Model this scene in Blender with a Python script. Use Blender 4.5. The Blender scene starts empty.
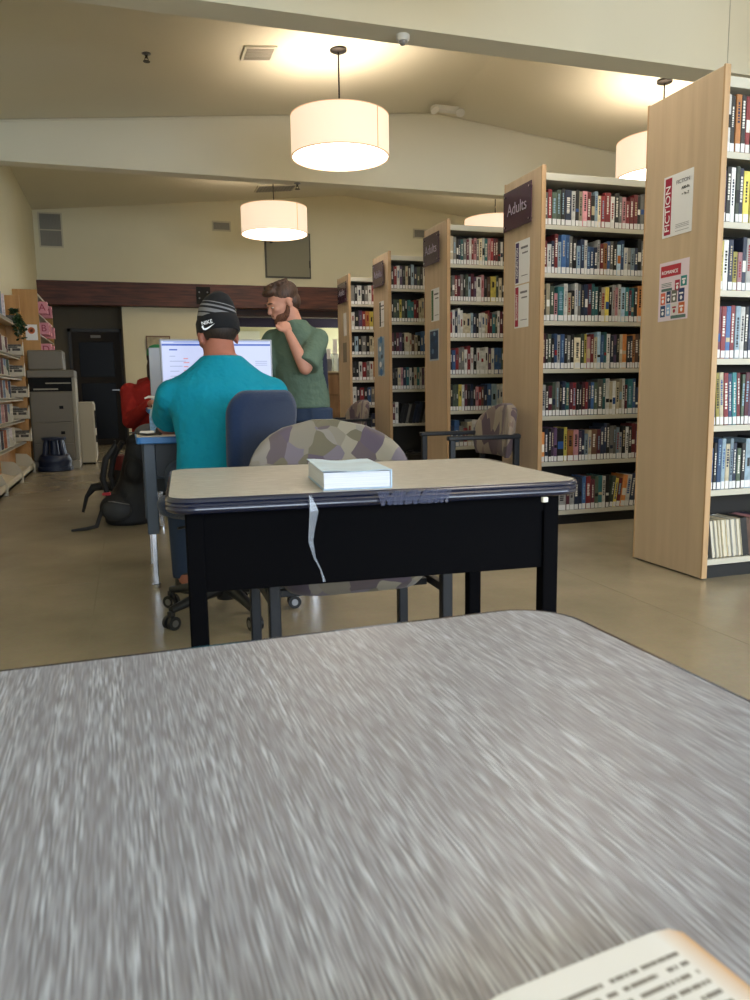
import bpy, bmesh, math, random
from mathutils import Vector, Matrix, Euler
random.seed(7)
PI = math.pi
sc = bpy.context.scene
col = bpy.data.collections.new('library'); sc.collection.children.link(col)
R = math.radians

# ------------------------------------------------------------------ materials
def lin(h):
    h = h.lstrip('#'); v = [int(h[i:i+2], 16) / 255 for i in (0, 2, 4)]
    return tuple((c / 12.92 if c <= .04045 else ((c + .055) / 1.055) ** 2.4) for c in v) + (1,)
MATS = {}
def mat(name, c='#808080', rough=.6, metal=0, spec=.5, emit=None, es=0, alpha=1, coat=0, bump=0, bscale=80, var=0, vscale=6, sheen=0, trans=0):
    if name in MATS: return MATS[name]
    m = bpy.data.materials.new(name); m.use_nodes = True; nt = m.node_tree; b = nt.nodes['Principled BSDF']
    b.inputs['Base Color'].default_value = lin(c); b.inputs['Roughness'].default_value = rough
    b.inputs['Metallic'].default_value = metal; b.inputs['Specular IOR Level'].default_value = spec
    b.inputs['Alpha'].default_value = alpha; b.inputs['Coat Weight'].default_value = coat
    b.inputs['Sheen Weight'].default_value = sheen; b.inputs['Transmission Weight'].default_value = trans
    if emit: b.inputs['Emission Color'].default_value = lin(emit); b.inputs['Emission Strength'].default_value = es
    if bump or var:
        tc = nt.nodes.new('ShaderNodeTexCoord')
    if var:
        n = nt.nodes.new('ShaderNodeTexNoise'); n.inputs['Scale'].default_value = vscale; n.inputs['Detail'].default_value = 5
        nt.links.new(tc.outputs['Object'], n.inputs['Vector'])
        r = nt.nodes.new('ShaderNodeValToRGB'); base = lin(c)
        r.color_ramp.elements[0].position = .3; r.color_ramp.elements[1].position = .7
        r.color_ramp.elements[0].color = tuple(x * (1 - var) for x in base[:3]) + (1,)
        r.color_ramp.elements[1].color = tuple(min(1, x * (1 + var)) for x in base[:3]) + (1,)
        nt.links.new(n.outputs['Fac'], r.inputs['Fac']); nt.links.new(r.outputs['Color'], b.inputs['Base Color'])
    if bump:
        n2 = nt.nodes.new('ShaderNodeTexNoise'); n2.inputs['Scale'].default_value = bscale; n2.inputs['Detail'].default_value = 3
        nt.links.new(tc.outputs['Object'], n2.inputs['Vector'])
        bp = nt.nodes.new('ShaderNodeBump'); bp.inputs['Strength'].default_value = bump; bp.inputs['Distance'].default_value = .01 if bump < .5 else .06
        nt.links.new(n2.outputs['Fac'], bp.inputs['Height']); nt.links.new(bp.outputs['Normal'], b.inputs['Normal'])
    MATS[name] = m; return m

def streak(name, c0, c1, sx, sy, sz, rough=.4, p0=.35, p1=.7, c2=None, broad=None, bump=0, spec=.5, det=3, coat=0):
    """colour streaks stretched along one axis; optional broad band layer (mapping scale, colour, amount)"""
    if name in MATS: return MATS[name]
    m = bpy.data.materials.new(name); m.use_nodes = True; nt = m.node_tree; b = nt.nodes['Principled BSDF']
    b.inputs['Roughness'].default_value = rough; b.inputs['Specular IOR Level'].default_value = spec; b.inputs['Coat Weight'].default_value = coat
    tc = nt.nodes.new('ShaderNodeTexCoord'); mp = nt.nodes.new('ShaderNodeMapping'); mp.inputs['Scale'].default_value = (sx, sy, sz)
    nt.links.new(tc.outputs['Object'], mp.inputs['Vector'])
    n = nt.nodes.new('ShaderNodeTexNoise'); n.inputs['Scale'].default_value = 1; n.inputs['Detail'].default_value = det
    nt.links.new(mp.outputs['Vector'], n.inputs['Vector'])
    r = nt.nodes.new('ShaderNodeValToRGB'); e = r.color_ramp.elements
    e[0].position = p0; e[0].color = lin(c0); e[1].position = p1; e[1].color = lin(c1)
    nt.links.new(n.outputs['Fac'], r.inputs['Fac']); out = r.outputs['Color']
    if broad:
        mp2 = nt.nodes.new('ShaderNodeMapping'); mp2.inputs['Scale'].default_value = broad[0]
        nt.links.new(tc.outputs['Object'], mp2.inputs['Vector'])
        n2 = nt.nodes.new('ShaderNodeTexNoise'); n2.inputs['Scale'].default_value = 1; n2.inputs['Detail'].default_value = 4
        nt.links.new(mp2.outputs['Vector'], n2.inputs['Vector'])
        r2 = nt.nodes.new('ShaderNodeValToRGB'); r2.color_ramp.elements[0].position = .38; r2.color_ramp.elements[1].position = .62
        r2.color_ramp.elements[0].color = (0, 0, 0, 1); r2.color_ramp.elements[1].color = (broad[2],) * 3 + (1,)
        nt.links.new(n2.outputs['Fac'], r2.inputs['Fac'])
        mx = nt.nodes.new('ShaderNodeMix'); mx.data_type = 'RGBA'
        nt.links.new(r2.outputs['Color'], mx.inputs['Factor']); nt.links.new(out, mx.inputs['A']); mx.inputs['B'].default_value = lin(broad[1])
        out = mx.outputs['Result']
    nt.links.new(out, b.inputs['Base Color'])
    if bump:
        bp = nt.nodes.new('ShaderNodeBump'); bp.inputs['Strength'].default_value = bump; bp.inputs['Distance'].default_value = .002
        nt.links.new(n.outputs['Fac'], bp.inputs['Height']); nt.links.new(bp.outputs['Normal'], b.inputs['Normal'])
    MATS[name] = m; return m

def patches(name, cols, scale, stretch=(1, 1, 1), rough=.9):
    """upholstery of flat colour patches"""
    m = bpy.data.materials.new(name); m.use_nodes = True; nt = m.node_tree; b = nt.nodes['Principled BSDF']
    b.inputs['Roughness'].default_value = rough; b.inputs['Specular IOR Level'].default_value = .2; b.inputs['Sheen Weight'].default_value = .15
    tc = nt.nodes.new('ShaderNodeTexCoord'); mp = nt.nodes.new('ShaderNodeMapping'); mp.inputs['Scale'].default_value = stretch
    nt.links.new(tc.outputs['Object'], mp.inputs['Vector'])
    nz = nt.nodes.new('ShaderNodeTexNoise'); nz.inputs['Scale'].default_value = 5; nt.links.new(mp.outputs['Vector'], nz.inputs['Vector'])
    mx = nt.nodes.new('ShaderNodeVectorMath'); mx.operation = 'MULTIPLY_ADD'; mx.inputs[1].default_value = (.07, .07, .07)
    nt.links.new(nz.outputs['Color'], mx.inputs[0]); nt.links.new(mp.outputs['Vector'], mx.inputs[2])
    v = nt.nodes.new('ShaderNodeTexVoronoi'); v.inputs['Scale'].default_value = scale; nt.links.new(mx.outputs[0], v.inputs['Vector'])
    sp = nt.nodes.new('ShaderNodeSeparateColor'); nt.links.new(v.outputs['Color'], sp.inputs['Color'])
    r = nt.nodes.new('ShaderNodeValToRGB'); r.color_ramp.interpolation = 'CONSTANT'; e = r.color_ramp.elements
    while len(e) < len(cols): e.new(.5)
    for i, c in enumerate(cols): e[i].position = i / len(cols); e[i].color = lin(c)
    nt.links.new(sp.outputs['Red'], r.inputs['Fac']); nt.links.new(r.outputs['Color'], b.inputs['Base Color'])
    MATS[name] = m; return m

WALL = mat('wall_paint', '#dad4b8', .85, spec=.25, var=.02, vscale=1.5)
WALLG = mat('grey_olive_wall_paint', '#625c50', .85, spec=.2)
CEIL = mat('ceiling_paint', '#dbd6c2', .9, spec=.2, var=.015, vscale=1)
MAPLE = streak('maple_laminate', '#bca488', '#cdb698', 18, 18, 1.6, .45, .3, .75, broad=((3, 3, .8), '#c4ac8f', .6))
MAPLED = streak('maple_edge_band', '#b5926a', '#c5a27a', 30, 30, 2, .45)
MAPLEO = streak('golden_oak_laminate', '#a87b41', '#bb8d50', 14, 14, 1.5, .5)
CREAM = mat('cream_enamelled_steel', '#c6c2b4', .4, spec=.4)
DKBACK = mat('shade_dark_back_panel', '#2b2723', .7)  # dark tone puts the shade inside the tall bookcases into the colour
BLACKB = mat('black_plinth', '#0f0f11', .5)
LAM = streak('cool_lit_wood_grain_laminate', '#6d6e79', '#b4bccd', 760, 34, 30, .33, .4, .7, broad=((160, 5, 1), '#7a7b87', .7), bump=.2, spec=.6, det=1.2)  # cool daylight tint put into the colour of the shared table laminate
LAMX = streak('warm_lit_wood_grain_laminate', '#9c968d', '#cdc8c0', 30, 420, 30, .36, .4, .64, broad=((2.5, 40, 1), '#aaa49b', .5), bump=.15)  # same laminate, with the warm room light put into its colour
NAVY = mat('navy_edge_banding', '#0b1430', .22, spec=.6, coat=.3)
NAVYG = mat('navy_vinyl_edge', '#1c2a52', .35, spec=.5)
TBLACK = mat('black_powder_coated_steel', '#030306', .7, spec=.06)
CHBLK = mat('navy_black_chair_frame', '#12151c', .45, spec=.4)
FAB1 = patches('patchwork_upholstery', ['#766f64', '#544a55', '#625c4c', '#7b756e', '#574d50', '#6a626a', '#857e70'], 15)
FAB2 = patches('purple_taupe_upholstery', ['#73635c', '#51434c', '#83766a', '#5c4d53', '#8a7e6e'], 15, (1, 1, .45))
BLUFAB = mat('navy_woven_office_fabric', '#1c2b47', .95, spec=.15, bump=.35, bscale=500, var=.15, vscale=200, sheen=.2)
PLAST = mat('black_plastic', '#141517', .45)
CHROME = mat('chrome', '#c8c8cc', .18, 1)
STEEL = mat('brushed_steel', '#8b8b8e', .35, 1)
WHITEP = mat('white_paper', '#e4e4e6', .7)
WHITEPL = mat('white_plastic', '#dcdad2', .4)
OFFW = mat('off_white_plastic_tray', '#bdb7a4', .5)
PAGES = streak('book_page_edges', '#c9c2ae', '#e3dccb', 300, 6, 6, .85)
PAGEW = streak('white_page_edges', '#c6cad6', '#dfe3ee', 4, 4, 900, .85)
PURPLE = mat('aubergine_acrylic', '#43233c', .15, spec=.6, coat=.4)
SKIN = mat('skin_light', '#b98571', .55, spec=.35, var=.06, vscale=20)
SKIN2 = mat('skin_tan', '#9a6150', .55, spec=.35, var=.08, vscale=20)
TEAL = mat('teal_knit_cotton', '#078099', .85, spec=.2, bump=.5, bscale=9)
GREEN = mat('moss_green_cotton', '#5a6c5e', .9, spec=.15, bump=.55, bscale=9)
NAVYSH = mat('navy_mesh_panel', '#1b2138', .9)
DENIM = mat('dark_denim', '#25344c', .9, bump=.2, bscale=400)
RED = mat('brick_red_fleece', '#8e2722', .95, spec=.15, bump=.5, bscale=10)
HAIR = streak('auburn_brown_hair', '#2c1c12', '#55392a', 160, 160, 30, .6)
HAIRD = streak('dark_brown_hair', '#1a1310', '#33251e', 160, 160, 20, .6)
BEARD = streak('ginger_brown_beard', '#4b2b1b', '#6e4530', 200, 200, 60, .8)
DARKC = mat('black_nylon', '#0d0e12', .7, bump=.3, bscale=90)
GREYC = mat('charcoal_nylon', '#25272b', .7)
LEAF = mat('pothos_leaf', '#1f3a1c', .5, var=.3, vscale=20)
WOODB = streak('dark_stained_timber', '#34160d', '#653322', 2.5, 14, 30, .55, .3, .75)
WOODB2 = streak('darker_stained_timber', '#1f0e0b', '#3a1a13', 2.5, 14, 30, .6)

# ------------------------------------------------------------------ mesh builder
class MB:
    def __init__(s): s.bm = bmesh.new()
    def _m(s, faces, m):
        for f in faces: f.material_index = m
    def box(s, x0, x1, y0, y1, z0, z1, bev=0, m=0, rot=None, seg=2):
        c = Vector(((x0+x1)/2, (y0+y1)/2, (z0+z1)/2))
        M = Matrix.Translation(c) @ (rot.to_4x4() if rot else Matrix()) @ Matrix.Diagonal((x1-x0, y1-y0, z1-z0, 1))
        n0 = set(s.bm.faces)
        vs = bmesh.ops.create_cube(s.bm, size=1, matrix=M)['verts']
        if bev > 0:
            es = list({e for v in vs for e in v.link_edges})
            bmesh.ops.bevel(s.bm, geom=es, offset=bev, segments=seg, affect='EDGES', profile=.5)
        if m: s._m([f for f in s.bm.faces if f not in n0], m)
        return s
    def ring(s, c, u, v, ru, rv, n): return [s.bm.verts.new(c + u*(ru*math.cos(2*PI*i/n)) + v*(rv*math.sin(2*PI*i/n))) for i in range(n)]
    def skin(s, rings, m=0, caps=True, closed=False):
        n = len(rings[0]); fs = []
        K = len(rings)
        for a in range(K - (0 if closed else 1)):
            A, B = rings[a], rings[(a+1) % K]
            for i in range(n): fs.append(s.bm.faces.new((A[i], A[(i+1) % n], B[(i+1) % n], B[i])))
        if caps and not closed:
            fs.append(s.bm.faces.new(list(reversed(rings[0])))); fs.append(s.bm.faces.new(rings[-1]))
        s._m(fs, m); return s
    def cyl(s, p, q, r0, r1=None, n=20, m=0):
        p, q = Vector(p), Vector(q); r1 = r0 if r1 is None else r1; d = (q-p).normalized()
        u = d.orthogonal().normalized(); v = d.cross(u)
        return s.skin([s.ring(p, u, v, r0, r0, n), s.ring(q, u, v, r1, r1, n)], m)
    def tube(s, pts, r, n=10, m=0, closed=False, sq=False):
        pts = [Vector(p) for p in pts]; K = len(pts); rr = r if isinstance(r, (list, tuple)) else [r]*K
        rings = []; u = None
        for i, p in enumerate(pts):
            if closed: d = pts[(i+1) % K] - pts[i-1]
            else: d = pts[min(i+1, K-1)] - pts[max(i-1, 0)]
            d.normalize()
            if u is None: u = d.orthogonal().normalized() if not sq else (Vector((1, 0, 0)) if abs(d.x) < .9 else Vector((0, 1, 0)))
            u = (u - d * u.dot(d)).normalized(); v = d.cross(u)
            rings.append(s.ring(p, u, v, rr[i], rr[i], n))
        return s.skin(rings, m, closed=closed)
    def ell(s, c, r, rot=None, m=0, n=20):
        M = Matrix.Translation(Vector(c)) @ (rot.to_4x4() if rot else Matrix()) @ Matrix.Diagonal((r[0], r[1], r[2], 1))
        n0 = set(s.bm.faces); bmesh.ops.create_uvsphere(s.bm, u_segments=n, v_segments=max(8, n*2//3), radius=1, matrix=M)
        if m: s._m([f for f in s.bm.faces if f not in n0], m)
        return s
    def loft(s, secs, m=0, n=28):
        """secs: (centre, rx, ry[, rotation matrix]) elliptical sections"""
        rings = []
        for sec in secs:
            c, rx, ry = Vector(sec[0]), sec[1], sec[2]; rt = sec[3] if len(sec) > 3 else Matrix.Identity(3)
            rings.append(s.ring(c, rt @ Vector((1, 0, 0)), rt @ Vector((0, 1, 0)), rx, ry, n))
        return s.skin(rings, m)
    def prism(s, poly, fn, a, b, m=0):
        """poly 2-D list; fn(u, v, w) -> xyz; w from a to b"""
        A = [s.bm.verts.new(fn(u, v, a)) for u, v in poly]; B = [s.bm.verts.new(fn(u, v, b)) for u, v in poly]; n = len(poly)
        fs = [s.bm.faces.new(A), s.bm.faces.new(list(reversed(B)))]
        for i in range(n): fs.append(s.bm.faces.new((A[i], B[i], B[(i+1) % n], A[(i+1) % n])))
        s._m(fs, m); return s
    def lathe(s, prof, c=(0, 0, 0), n=40, m=0, caps=True):
        c = Vector(c)
        return s.skin([s.ring(c + Vector((0, 0, z)), Vector((1, 0, 0)), Vector((0, 1, 0)), r, r, n) for r, z in prof], m, caps=caps)
    def build(s, name, mats, parent=None, loc=None, rz=0, smooth=False, rot=None):
        bmesh.ops.recalc_face_normals(s.bm, faces=s.bm.faces)
        me = bpy.data.meshes.new(name); s.bm.to_mesh(me); s.bm.free()
        if not isinstance(mats, (list, tuple)): mats = [mats]
        for m_ in mats: me.materials.append(m_)
        if smooth:
            for p in me.polygons: p.use_smooth = True
            try: me.set_sharp_from_angle(angle=R(smooth if smooth is not True else 40))
            except Exception: pass
        o = bpy.data.objects.new(name, me); col.objects.link(o)
        if parent: o.parent = parent
        if loc: o.location = loc
        if rot: o.rotation_euler = rot
        elif rz: o.rotation_euler = (0, 0, rz)
        return o

def tag(o, label, cat, group=None):
    o['label'] = label; o['category'] = cat
    if group: o['group'] = group
    return o
def lab(o, label): o['label'] = label; return o
def thing(name, label, cat, loc=(0, 0, 0), rz=0, group=None):
    o = bpy.data.objects.new(name, None); col.objects.link(o); o.location = loc; o.rotation_euler = (0, 0, rz)
    o.empty_display_size = .05
    return tag(o, label, cat, group)
def struct(o): o['kind'] = 'structure'; return o
def dup(o, parent=None):
    c = o.copy(); col.objects.link(c)
    if parent: c.parent = parent
    for ch in list(o.children): dup(ch, c)
    return c
def text(name, body, size, mtl, parent, loc, rot, ext=.0008, align='CENTER', sx=1):
    cu = bpy.data.curves.new(name, 'FONT'); cu.body = body; cu.size = size; cu.extrude = ext; cu.align_x = align; cu.align_y = 'CENTER'
    t = bpy.data.objects.new(name, cu); col.objects.link(t)
    bpy.context.view_layer.update()
    me = bpy.data.meshes.new_from_object(t.evaluated_get(bpy.context.evaluated_depsgraph_get()))
    bpy.data.objects.remove(t); me.materials.clear(); me.materials.append(mtl)
    o = bpy.data.objects.new(name, me); col.objects.link(o); o.parent = parent; o.location = loc; o.rotation_euler = rot; o.scale = (sx, 1, 1)
    return o
def remesh(mb, name, mats, parent, voxel=.008, smooth=6, pick=None, loc=None):
    o = mb.build(name, mats, parent, loc)
    m = o.modifiers.new('r', 'REMESH'); m.mode = 'VOXEL'; m.voxel_size = voxel; m.use_smooth_shade = True
    m = o.modifiers.new('s', 'SMOOTH'); m.iterations = smooth; m.factor = .5
    bpy.context.view_layer.update()
    me = bpy.data.meshes.new_from_object(o.evaluated_get(bpy.context.evaluated_depsgraph_get()))
    o.modifiers.clear(); o.data = me
    if not me.materials:
        for k in (mats if isinstance(mats, (list, tuple)) else [mats]): me.materials.append(k)
    if pick:
        for p in me.polygons: p.material_index = pick(p.center)
    for p in me.polygons: p.use_smooth = True
    return o
def rrect(w, d, r, n=8):
    P = []
    for cx, cy, a0 in ((w/2-r, d/2-r, 0), (-w/2+r, d/2-r, 90), (-w/2+r, -d/2+r, 180), (w/2-r, -d/2+r, 270)):
        for i in range(n+1):
            a = R(a0 + 90*i/n); P.append((cx + r*math.cos(a), cy + r*math.sin(a)))
    return P
XYZ = lambda u, v, w: (u, v, w)

# ------------------------------------------------------------------ camera
yaw, pit, rol = R(-17.7), R(8.2), R(.85)
f0 = Vector((-math.sin(yaw), math.cos(yaw), 0)); rt = Vector((math.cos(yaw), math.sin(yaw), 0)); up = Vector((0, 0, 1))
fw = f0*math.cos(pit) - up*math.sin(pit); u_ = up*math.cos(pit) + f0*math.sin(pit)
Rt = rt*math.cos(rol) - u_*math.sin(rol); Up = u_*math.cos(rol) + rt*math.sin(rol)
cam = bpy.data.cameras.new('camera'); co = bpy.data.objects.new('camera', cam); sc.collection.objects.link(co)
M = Matrix((Rt, Up, -fw)).transposed().to_4x4(); M.translation = Vector((0, 0, .98)); co.matrix_world = M
cam.sensor_fit = 'VERTICAL'; cam.sensor_height = 36; cam.lens = 36*.765; cam.clip_start = .02; cam.clip_end = 100
cam.dof.use_dof = True; cam.dof.focus_distance = 4.5; cam.dof.aperture_fstop = 15
sc.camera = co

# ------------------------------------------------------------------ room
XL, XR, YB, YF = -1.4, 10.0, 15.2, -4.0
XRG = 4.3
def ceil_z(x): return 4.2 + (x - XL)*.102 if x < XRG else 4.2 + (XRG - XL)*.102 - (x - XRG)*.102
# floor
def floor_mat():
    m = bpy.data.materials.new('polished_concrete'); m.use_nodes = True; nt = m.node_tree; b = nt.nodes['Principled BSDF']
    tc = nt.nodes.new('ShaderNodeTexCoord')
    n = nt.nodes.new('ShaderNodeTexNoise'); n.inputs['Scale'].default_value = .9; n.inputs['Detail'].default_value = 8; n.inputs['Roughness'].default_value = .6
    nt.links.new(tc.outputs['Object'], n.inputs['Vector'])
    r = nt.nodes.new('ShaderNodeValToRGB'); e = r.color_ramp.elements
    e[0].position = .3; e[0].color = lin('#857b66'); e[1].position = .72; e[1].color = lin('#a79b84')
    nt.links.new(n.outputs['Fac'], r.inputs['Fac'])
    n3 = nt.nodes.new('ShaderNodeTexNoise'); n3.inputs['Scale'].default_value = 60; n3.inputs['Detail'].default_value = 3
    nt.links.new(tc.outputs['Object'], n3.inputs['Vector'])
    mx = nt.nodes.new('ShaderNodeMix'); mx.data_type = 'RGBA'; mx.blend_type = 'MULTIPLY'; mx.inputs['Factor'].default_value = .18
    nt.links.new(r.outputs['Color'], mx.inputs['A']); nt.links.new(n3.outputs['Color'], mx.inputs['B'])
    nt.links.new(mx.outputs['Result'], b.inputs['Base Color'])
    n2 = nt.nodes.new('ShaderNodeTexNoise'); n2.inputs['Scale'].default_value = 4; n2.inputs['Detail'].default_value = 6
    nt.links.new(tc.outputs['Object'], n2.inputs['Vector'])
    mr = nt.nodes.new('ShaderNodeMapRange'); mr.inputs['To Min'].default_value = .2; mr.inputs['To Max'].default_value = .3
    nt.links.new(n2.outputs['Fac'], mr.inputs['Value']); nt.links.new(mr.outputs['Result'], b.inputs['Roughness'])
    b.inputs['Specular IOR Level'].default_value = .55
    return m
FLOOR = floor_mat()
struct(MB().box(XL-.2, XR+.2, YF-.2, 19.2, -.1, 0).build('floor', FLOOR))
JOINT = mat('floor_joint', '#8b816c', .25)
b = MB()
for x in (-.2, 2.2, 4.6, 7.0): b.box(x-.003, x+.003, YF, YB, 0, .0006)
for y in (1.2, 4.2, 7.2, 10.2, 13.2): b.box(XL, XR, y-.003, y+.003, 0, .0006)
struct(b.build('trim_1', JOINT))
for p in ():
    pass
# ceiling: two gentle slopes
b = MB()
P = [(XL-.15, ceil_z(XL-.15)), (XRG, ceil_z(XRG)), (XR+.15, ceil_z(XR+.15)), (XR+.15, ceil_z(XR)+.35), (XRG, ceil_z(XRG)+.35), (XL-.15, ceil_z(XL)+.35)]
b.prism(P, lambda u, v, w: (u, w, v), YF-.2, YB+.1)
struct(b.build('ceiling', CEIL))
# walls
struct(MB().box(XL-.15, XL, YF, 19, 0, 4.5).build('wall_left', WALL))
struct(MB().box(XR, XR+.15, YF, 19, 0, 4.5).build('wall_right', WALL))
def gable(x0, x1, z0):
    xs = [x for x in (x0, XRG, x1) if x0 <= x <= x1]
    return [(x0, z0)] + [(x1, z0)] + [(x, ceil_z(x)+.05) for x in reversed(sorted(set(xs)))]
# back wall: upper part over the timber beam, light pier left of the desk opening, recess wall on the far left
b = MB(); b.prism(gable(XL-.1, XR+.1, 2.95), lambda u, v, w: (u, w, v), YB, YB+.15); struct(b.build('wall_back', WALL))
struct(MB().box(0, 2.1, YB, YB+.15, 0, 2.97).build('wall_back_pier', WALL))
struct(MB().box(5.4, XR, YB, YB+.15, 0, 2.97).build('wall_back_right', WALL))
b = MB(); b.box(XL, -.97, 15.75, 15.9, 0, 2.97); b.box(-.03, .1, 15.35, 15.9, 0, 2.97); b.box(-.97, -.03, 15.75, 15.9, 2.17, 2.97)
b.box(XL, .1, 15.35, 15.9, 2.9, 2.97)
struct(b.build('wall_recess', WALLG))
struct(MB().box(2.0, 2.1, YB+.15, 18.6, 0, 2.97).build('wall_office_left', WALL))
struct(MB().box(2.0, 6.0, 18.6, 18.75, 0, 2.97).build('wall_office_back', WALL))
struct(MB().box(2.0, 6.0, YB+.15, 18.75, 2.97, 3.05).build('ceiling_office', CEIL))
struct(MB().box(XL-.1, 2.0, 16.4, 16.5, 0, 3.0).build('wall_light_block', WALLG))  # unseen wall added behind the door to block leaking sky light
struct(MB().box(XL-.1, 2.0, 15.9, 16.5, 2.97, 3.05).build('ceiling_light_block', CEIL))  # added cover closing the light block behind the door
# beams
for i, (y0, y1) in enumerate(((6.0, 6.27), (10.5, 10.72))):
    b = MB(); b.prism(gable(XL-.05, XR+.05, 3.75), lambda u, v, w: (u, w, v), y0, y1); struct(b.build('trim_%d' % (i+2), CEIL))
    bb = MB()
    for xs in ((XL, XRG), (XRG, XR)):
        z0, z1 = ceil_z(xs[0]), ceil_z(xs[1])
        bb.tube([(xs[0], y0-.012, z0-.015), (xs[1], y0-.012, z1-.015)], .011, 8)
    struct(bb.build('trim_%d' % (i+4), CEIL))
b = MB(); b.prism(gable(XL-.05, XR+.05, 3.75), lambda u, v, w: (u, w, v), 1.6, 1.85); struct(b.build('trim_6', CEIL))
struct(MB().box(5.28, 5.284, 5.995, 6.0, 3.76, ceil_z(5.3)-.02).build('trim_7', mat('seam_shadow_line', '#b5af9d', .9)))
# rear wall with big windows (behind the camera)
b = MB(); zt = 3.1
b.box(XL, XR, YF-.15, YF, 0, .75); 
wx = [(-1.0, 1.2), (1.6, 3.8), (4.2, 6.4), (6.8, 9.0)]
b.prism(gable(XL, XR, zt), lambda u, v, w: (u, w, v), YF-.15, YF)
edges = [XL] + [v for w in wx for v in w] + [XR]
for i in range(0, len(edges), 2): b.box(edges[i], edges[i+1], YF-.15, YF, .75, zt)
struct(b.build('wall_rear', WALL))
ALU = mat('window_frame_metal', '#3c3a36', .5)
for i, (x0, x1) in enumerate(wx):
    b = MB()
    for a0, a1, c0, c1 in ((x0, x1, .75, .8), (x0, x1, zt-.05, zt), (x0, x0+.05, .8, zt-.05), (x1-.05, x1, .8, zt-.05), ((x0+x1)/2-.025, (x0+x1)/2+.025, .8, zt-.05)):
        b.box(a0, a1, YF-.1, YF-.04, c0, c1)
    struct(b.build('window_%d' % (i+1), ALU))
    L = bpy.data.lights.new('window_portal', 'AREA'); L.shape = 'RECTANGLE'; L.size = x1-x0; L.size_y = zt-.75
    L.cycles.is_portal = True
    lo = bpy.data.objects.new('window_portal', L); col.objects.link(lo); lo.location = ((x0+x1)/2, YF-.2, (zt+.75)/2); lo.rotation_euler = (R(-90), 0, PI)
    lo.rotation_euler = (R(90), 0, 0)
    lo.rotation_euler = Vector((0, 1, 0)).to_track_quat('-Z', 'Z').to_euler()
# timber beam on the back wall
b = MB(); b.box(-1.4, 5.9, 14.98, 15.2, 2.56, 2.98, .008); struct(b.build('trim_8', WOODB))
b = MB(); b.box(1.9, 5.9, 15.2, 15.42, 2.42, 2.98); struct(b.build('trim_9', WOODB2))
bp = thing('beam_bracket', 'black steel bracket plate with four bolts on the dark timber beam', 'bracket', (1.47, 14.98, 2.55))
MB().box(-.13, .13, -.012, 0, .06, .38, .003).build('plate', mat('black_iron', '#1b1916', .6, .6), bp)
for sx in (-.075, .075):
    for z in (.17, .28): MB().lathe([(.016, 0), (.016, .006), (.008, .012)], n=12).build('bolt', STEEL, bp, (sx, -.012, z), rot=(R(90), 0, 0))
MB().box(-1.46, -1.38, 14.9, 15.0, 2.86, 3.12).bm.free()
# recess door
DOORF = mat('dark_bronze_door_frame', '#191613', .5)
dr = thing('door_1', '', 'door', (-.5, 15.72, 0)); del dr['label']; del dr['category']; dr['kind'] = 'structure'
b = MB(); b.box(-.49, -.43, -.05, .05, 0, 2.2); b.box(.43, .49, -.05, .05, 0, 2.2); b.box(-.49, .49, -.05, .05, 2.14, 2.2); b.build('door_frame', DOORF, dr)
DR = mat('dark_olive_brown_door', '#2b251f', .6, spec=.2)
b = MB(); b.box(-.43, .43, -.03, .02, .004, 2.14, .003); b.build('door_leaf', DR, dr)
GL = mat('dark_door_glass', '#05060b', .35, spec=.12)
b = MB(); b.box(-.31, .31, -.036, -.028, 1.3, 1.95, .003); b.box(-.31, .31, -.036, -.028, .12, 1.18, .003); b.build('door_pane', GL, dr)
b = MB(); b.box(-.09, .09, -.04, -.03, 2.03, 2.08, .002); lab(b.build('door_plate', mat('grey_plate', '#74706a', .5), dr), 'small grey plate above the door glass')
b = MB(); b.cyl((.36, -.04, 1.05), (.36, -.09, 1.05), .018); b.box(.24, .37, -.1, -.08, 1.035, 1.06, .005); b.build('door_handle', STEEL, dr)
struct(MB().box(XL, -.97, 15.73, 15.75, 0, .1).build('baseboard_back', mat('rubber_base', '#2a2622', .6)))
struct(MB().box(0, 2.1, 15.18, 15.2, 0, .1).build('baseboard_pier', MATS['rubber_base']))
struct(MB().box(XL, XL+.015, YF, 19, 0, .1).build('baseboard_left', MATS['rubber_base']))

# wall and ceiling fittings
VENT = mat('grey_vent_blades', '#8c8a82', .5, .3); VFR = mat('cream_vent_frame', '#c3bda6', .6)
def vent(name, label, x0, x1, z0, z1, n, vertical=False, cat='vent'):
    t = thing(name, label, cat, ((x0+x1)/2, YB, z0)); w, h = x1-x0, z1-z0
    b = MB(); f = .025
    b.box(-w/2, w/2, -.02, 0, 0, f); b.box(-w/2, w/2, -.02, 0, h-f, h); b.box(-w/2, -w/2+f, -.02, 0, f, h-f); b.box(w/2-f, w/2, -.02, 0, f, h-f)
    if vertical: b.box(-w/2, w/2, -.02, 0, h/2-.01, h/2+.01)
    b.build('vent_frame', VFR, t)
    b = MB()
    b.box(-w/2+f, w/2-f, -.004, -.001, f, h-f)
    if vertical:
        for i in range(n):
            x = -w/2 + f + (w-2*f)*(i+.5)/n; b.box(x-.006, x+.006, -.018, -.004, f, h-f, rot=Matrix.Rotation(R(25), 3, 'Z'))
    else:
        for i in range(n):
            z = f + (h-2*f)*(i+.5)/n; b.box(-w/2+f, w/2-f, -.018, -.004, z-.005, z+.005)
    b.build('vent_blades', VENT, t)
vent('wall_vent', 'large grey return air grille high at left end of the back wall', -1.32, -.92, 3.57, 4.17, 14, True)
vent('wall_vent', 'small grey louvred vent high on the back wall, left of the hatch', 1.71, 2.06, 3.99, 4.17, 8)
vent('wall_vent', 'small grey vent on the back wall just left of the tall third bookcase', 5.75, 6.1, 4.03, 4.22, 8)
h = thing('wall_hatch', 'grey metal access hatch with a latch high on the back wall', 'hatch', (3.14, YB, 3.16))
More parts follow.
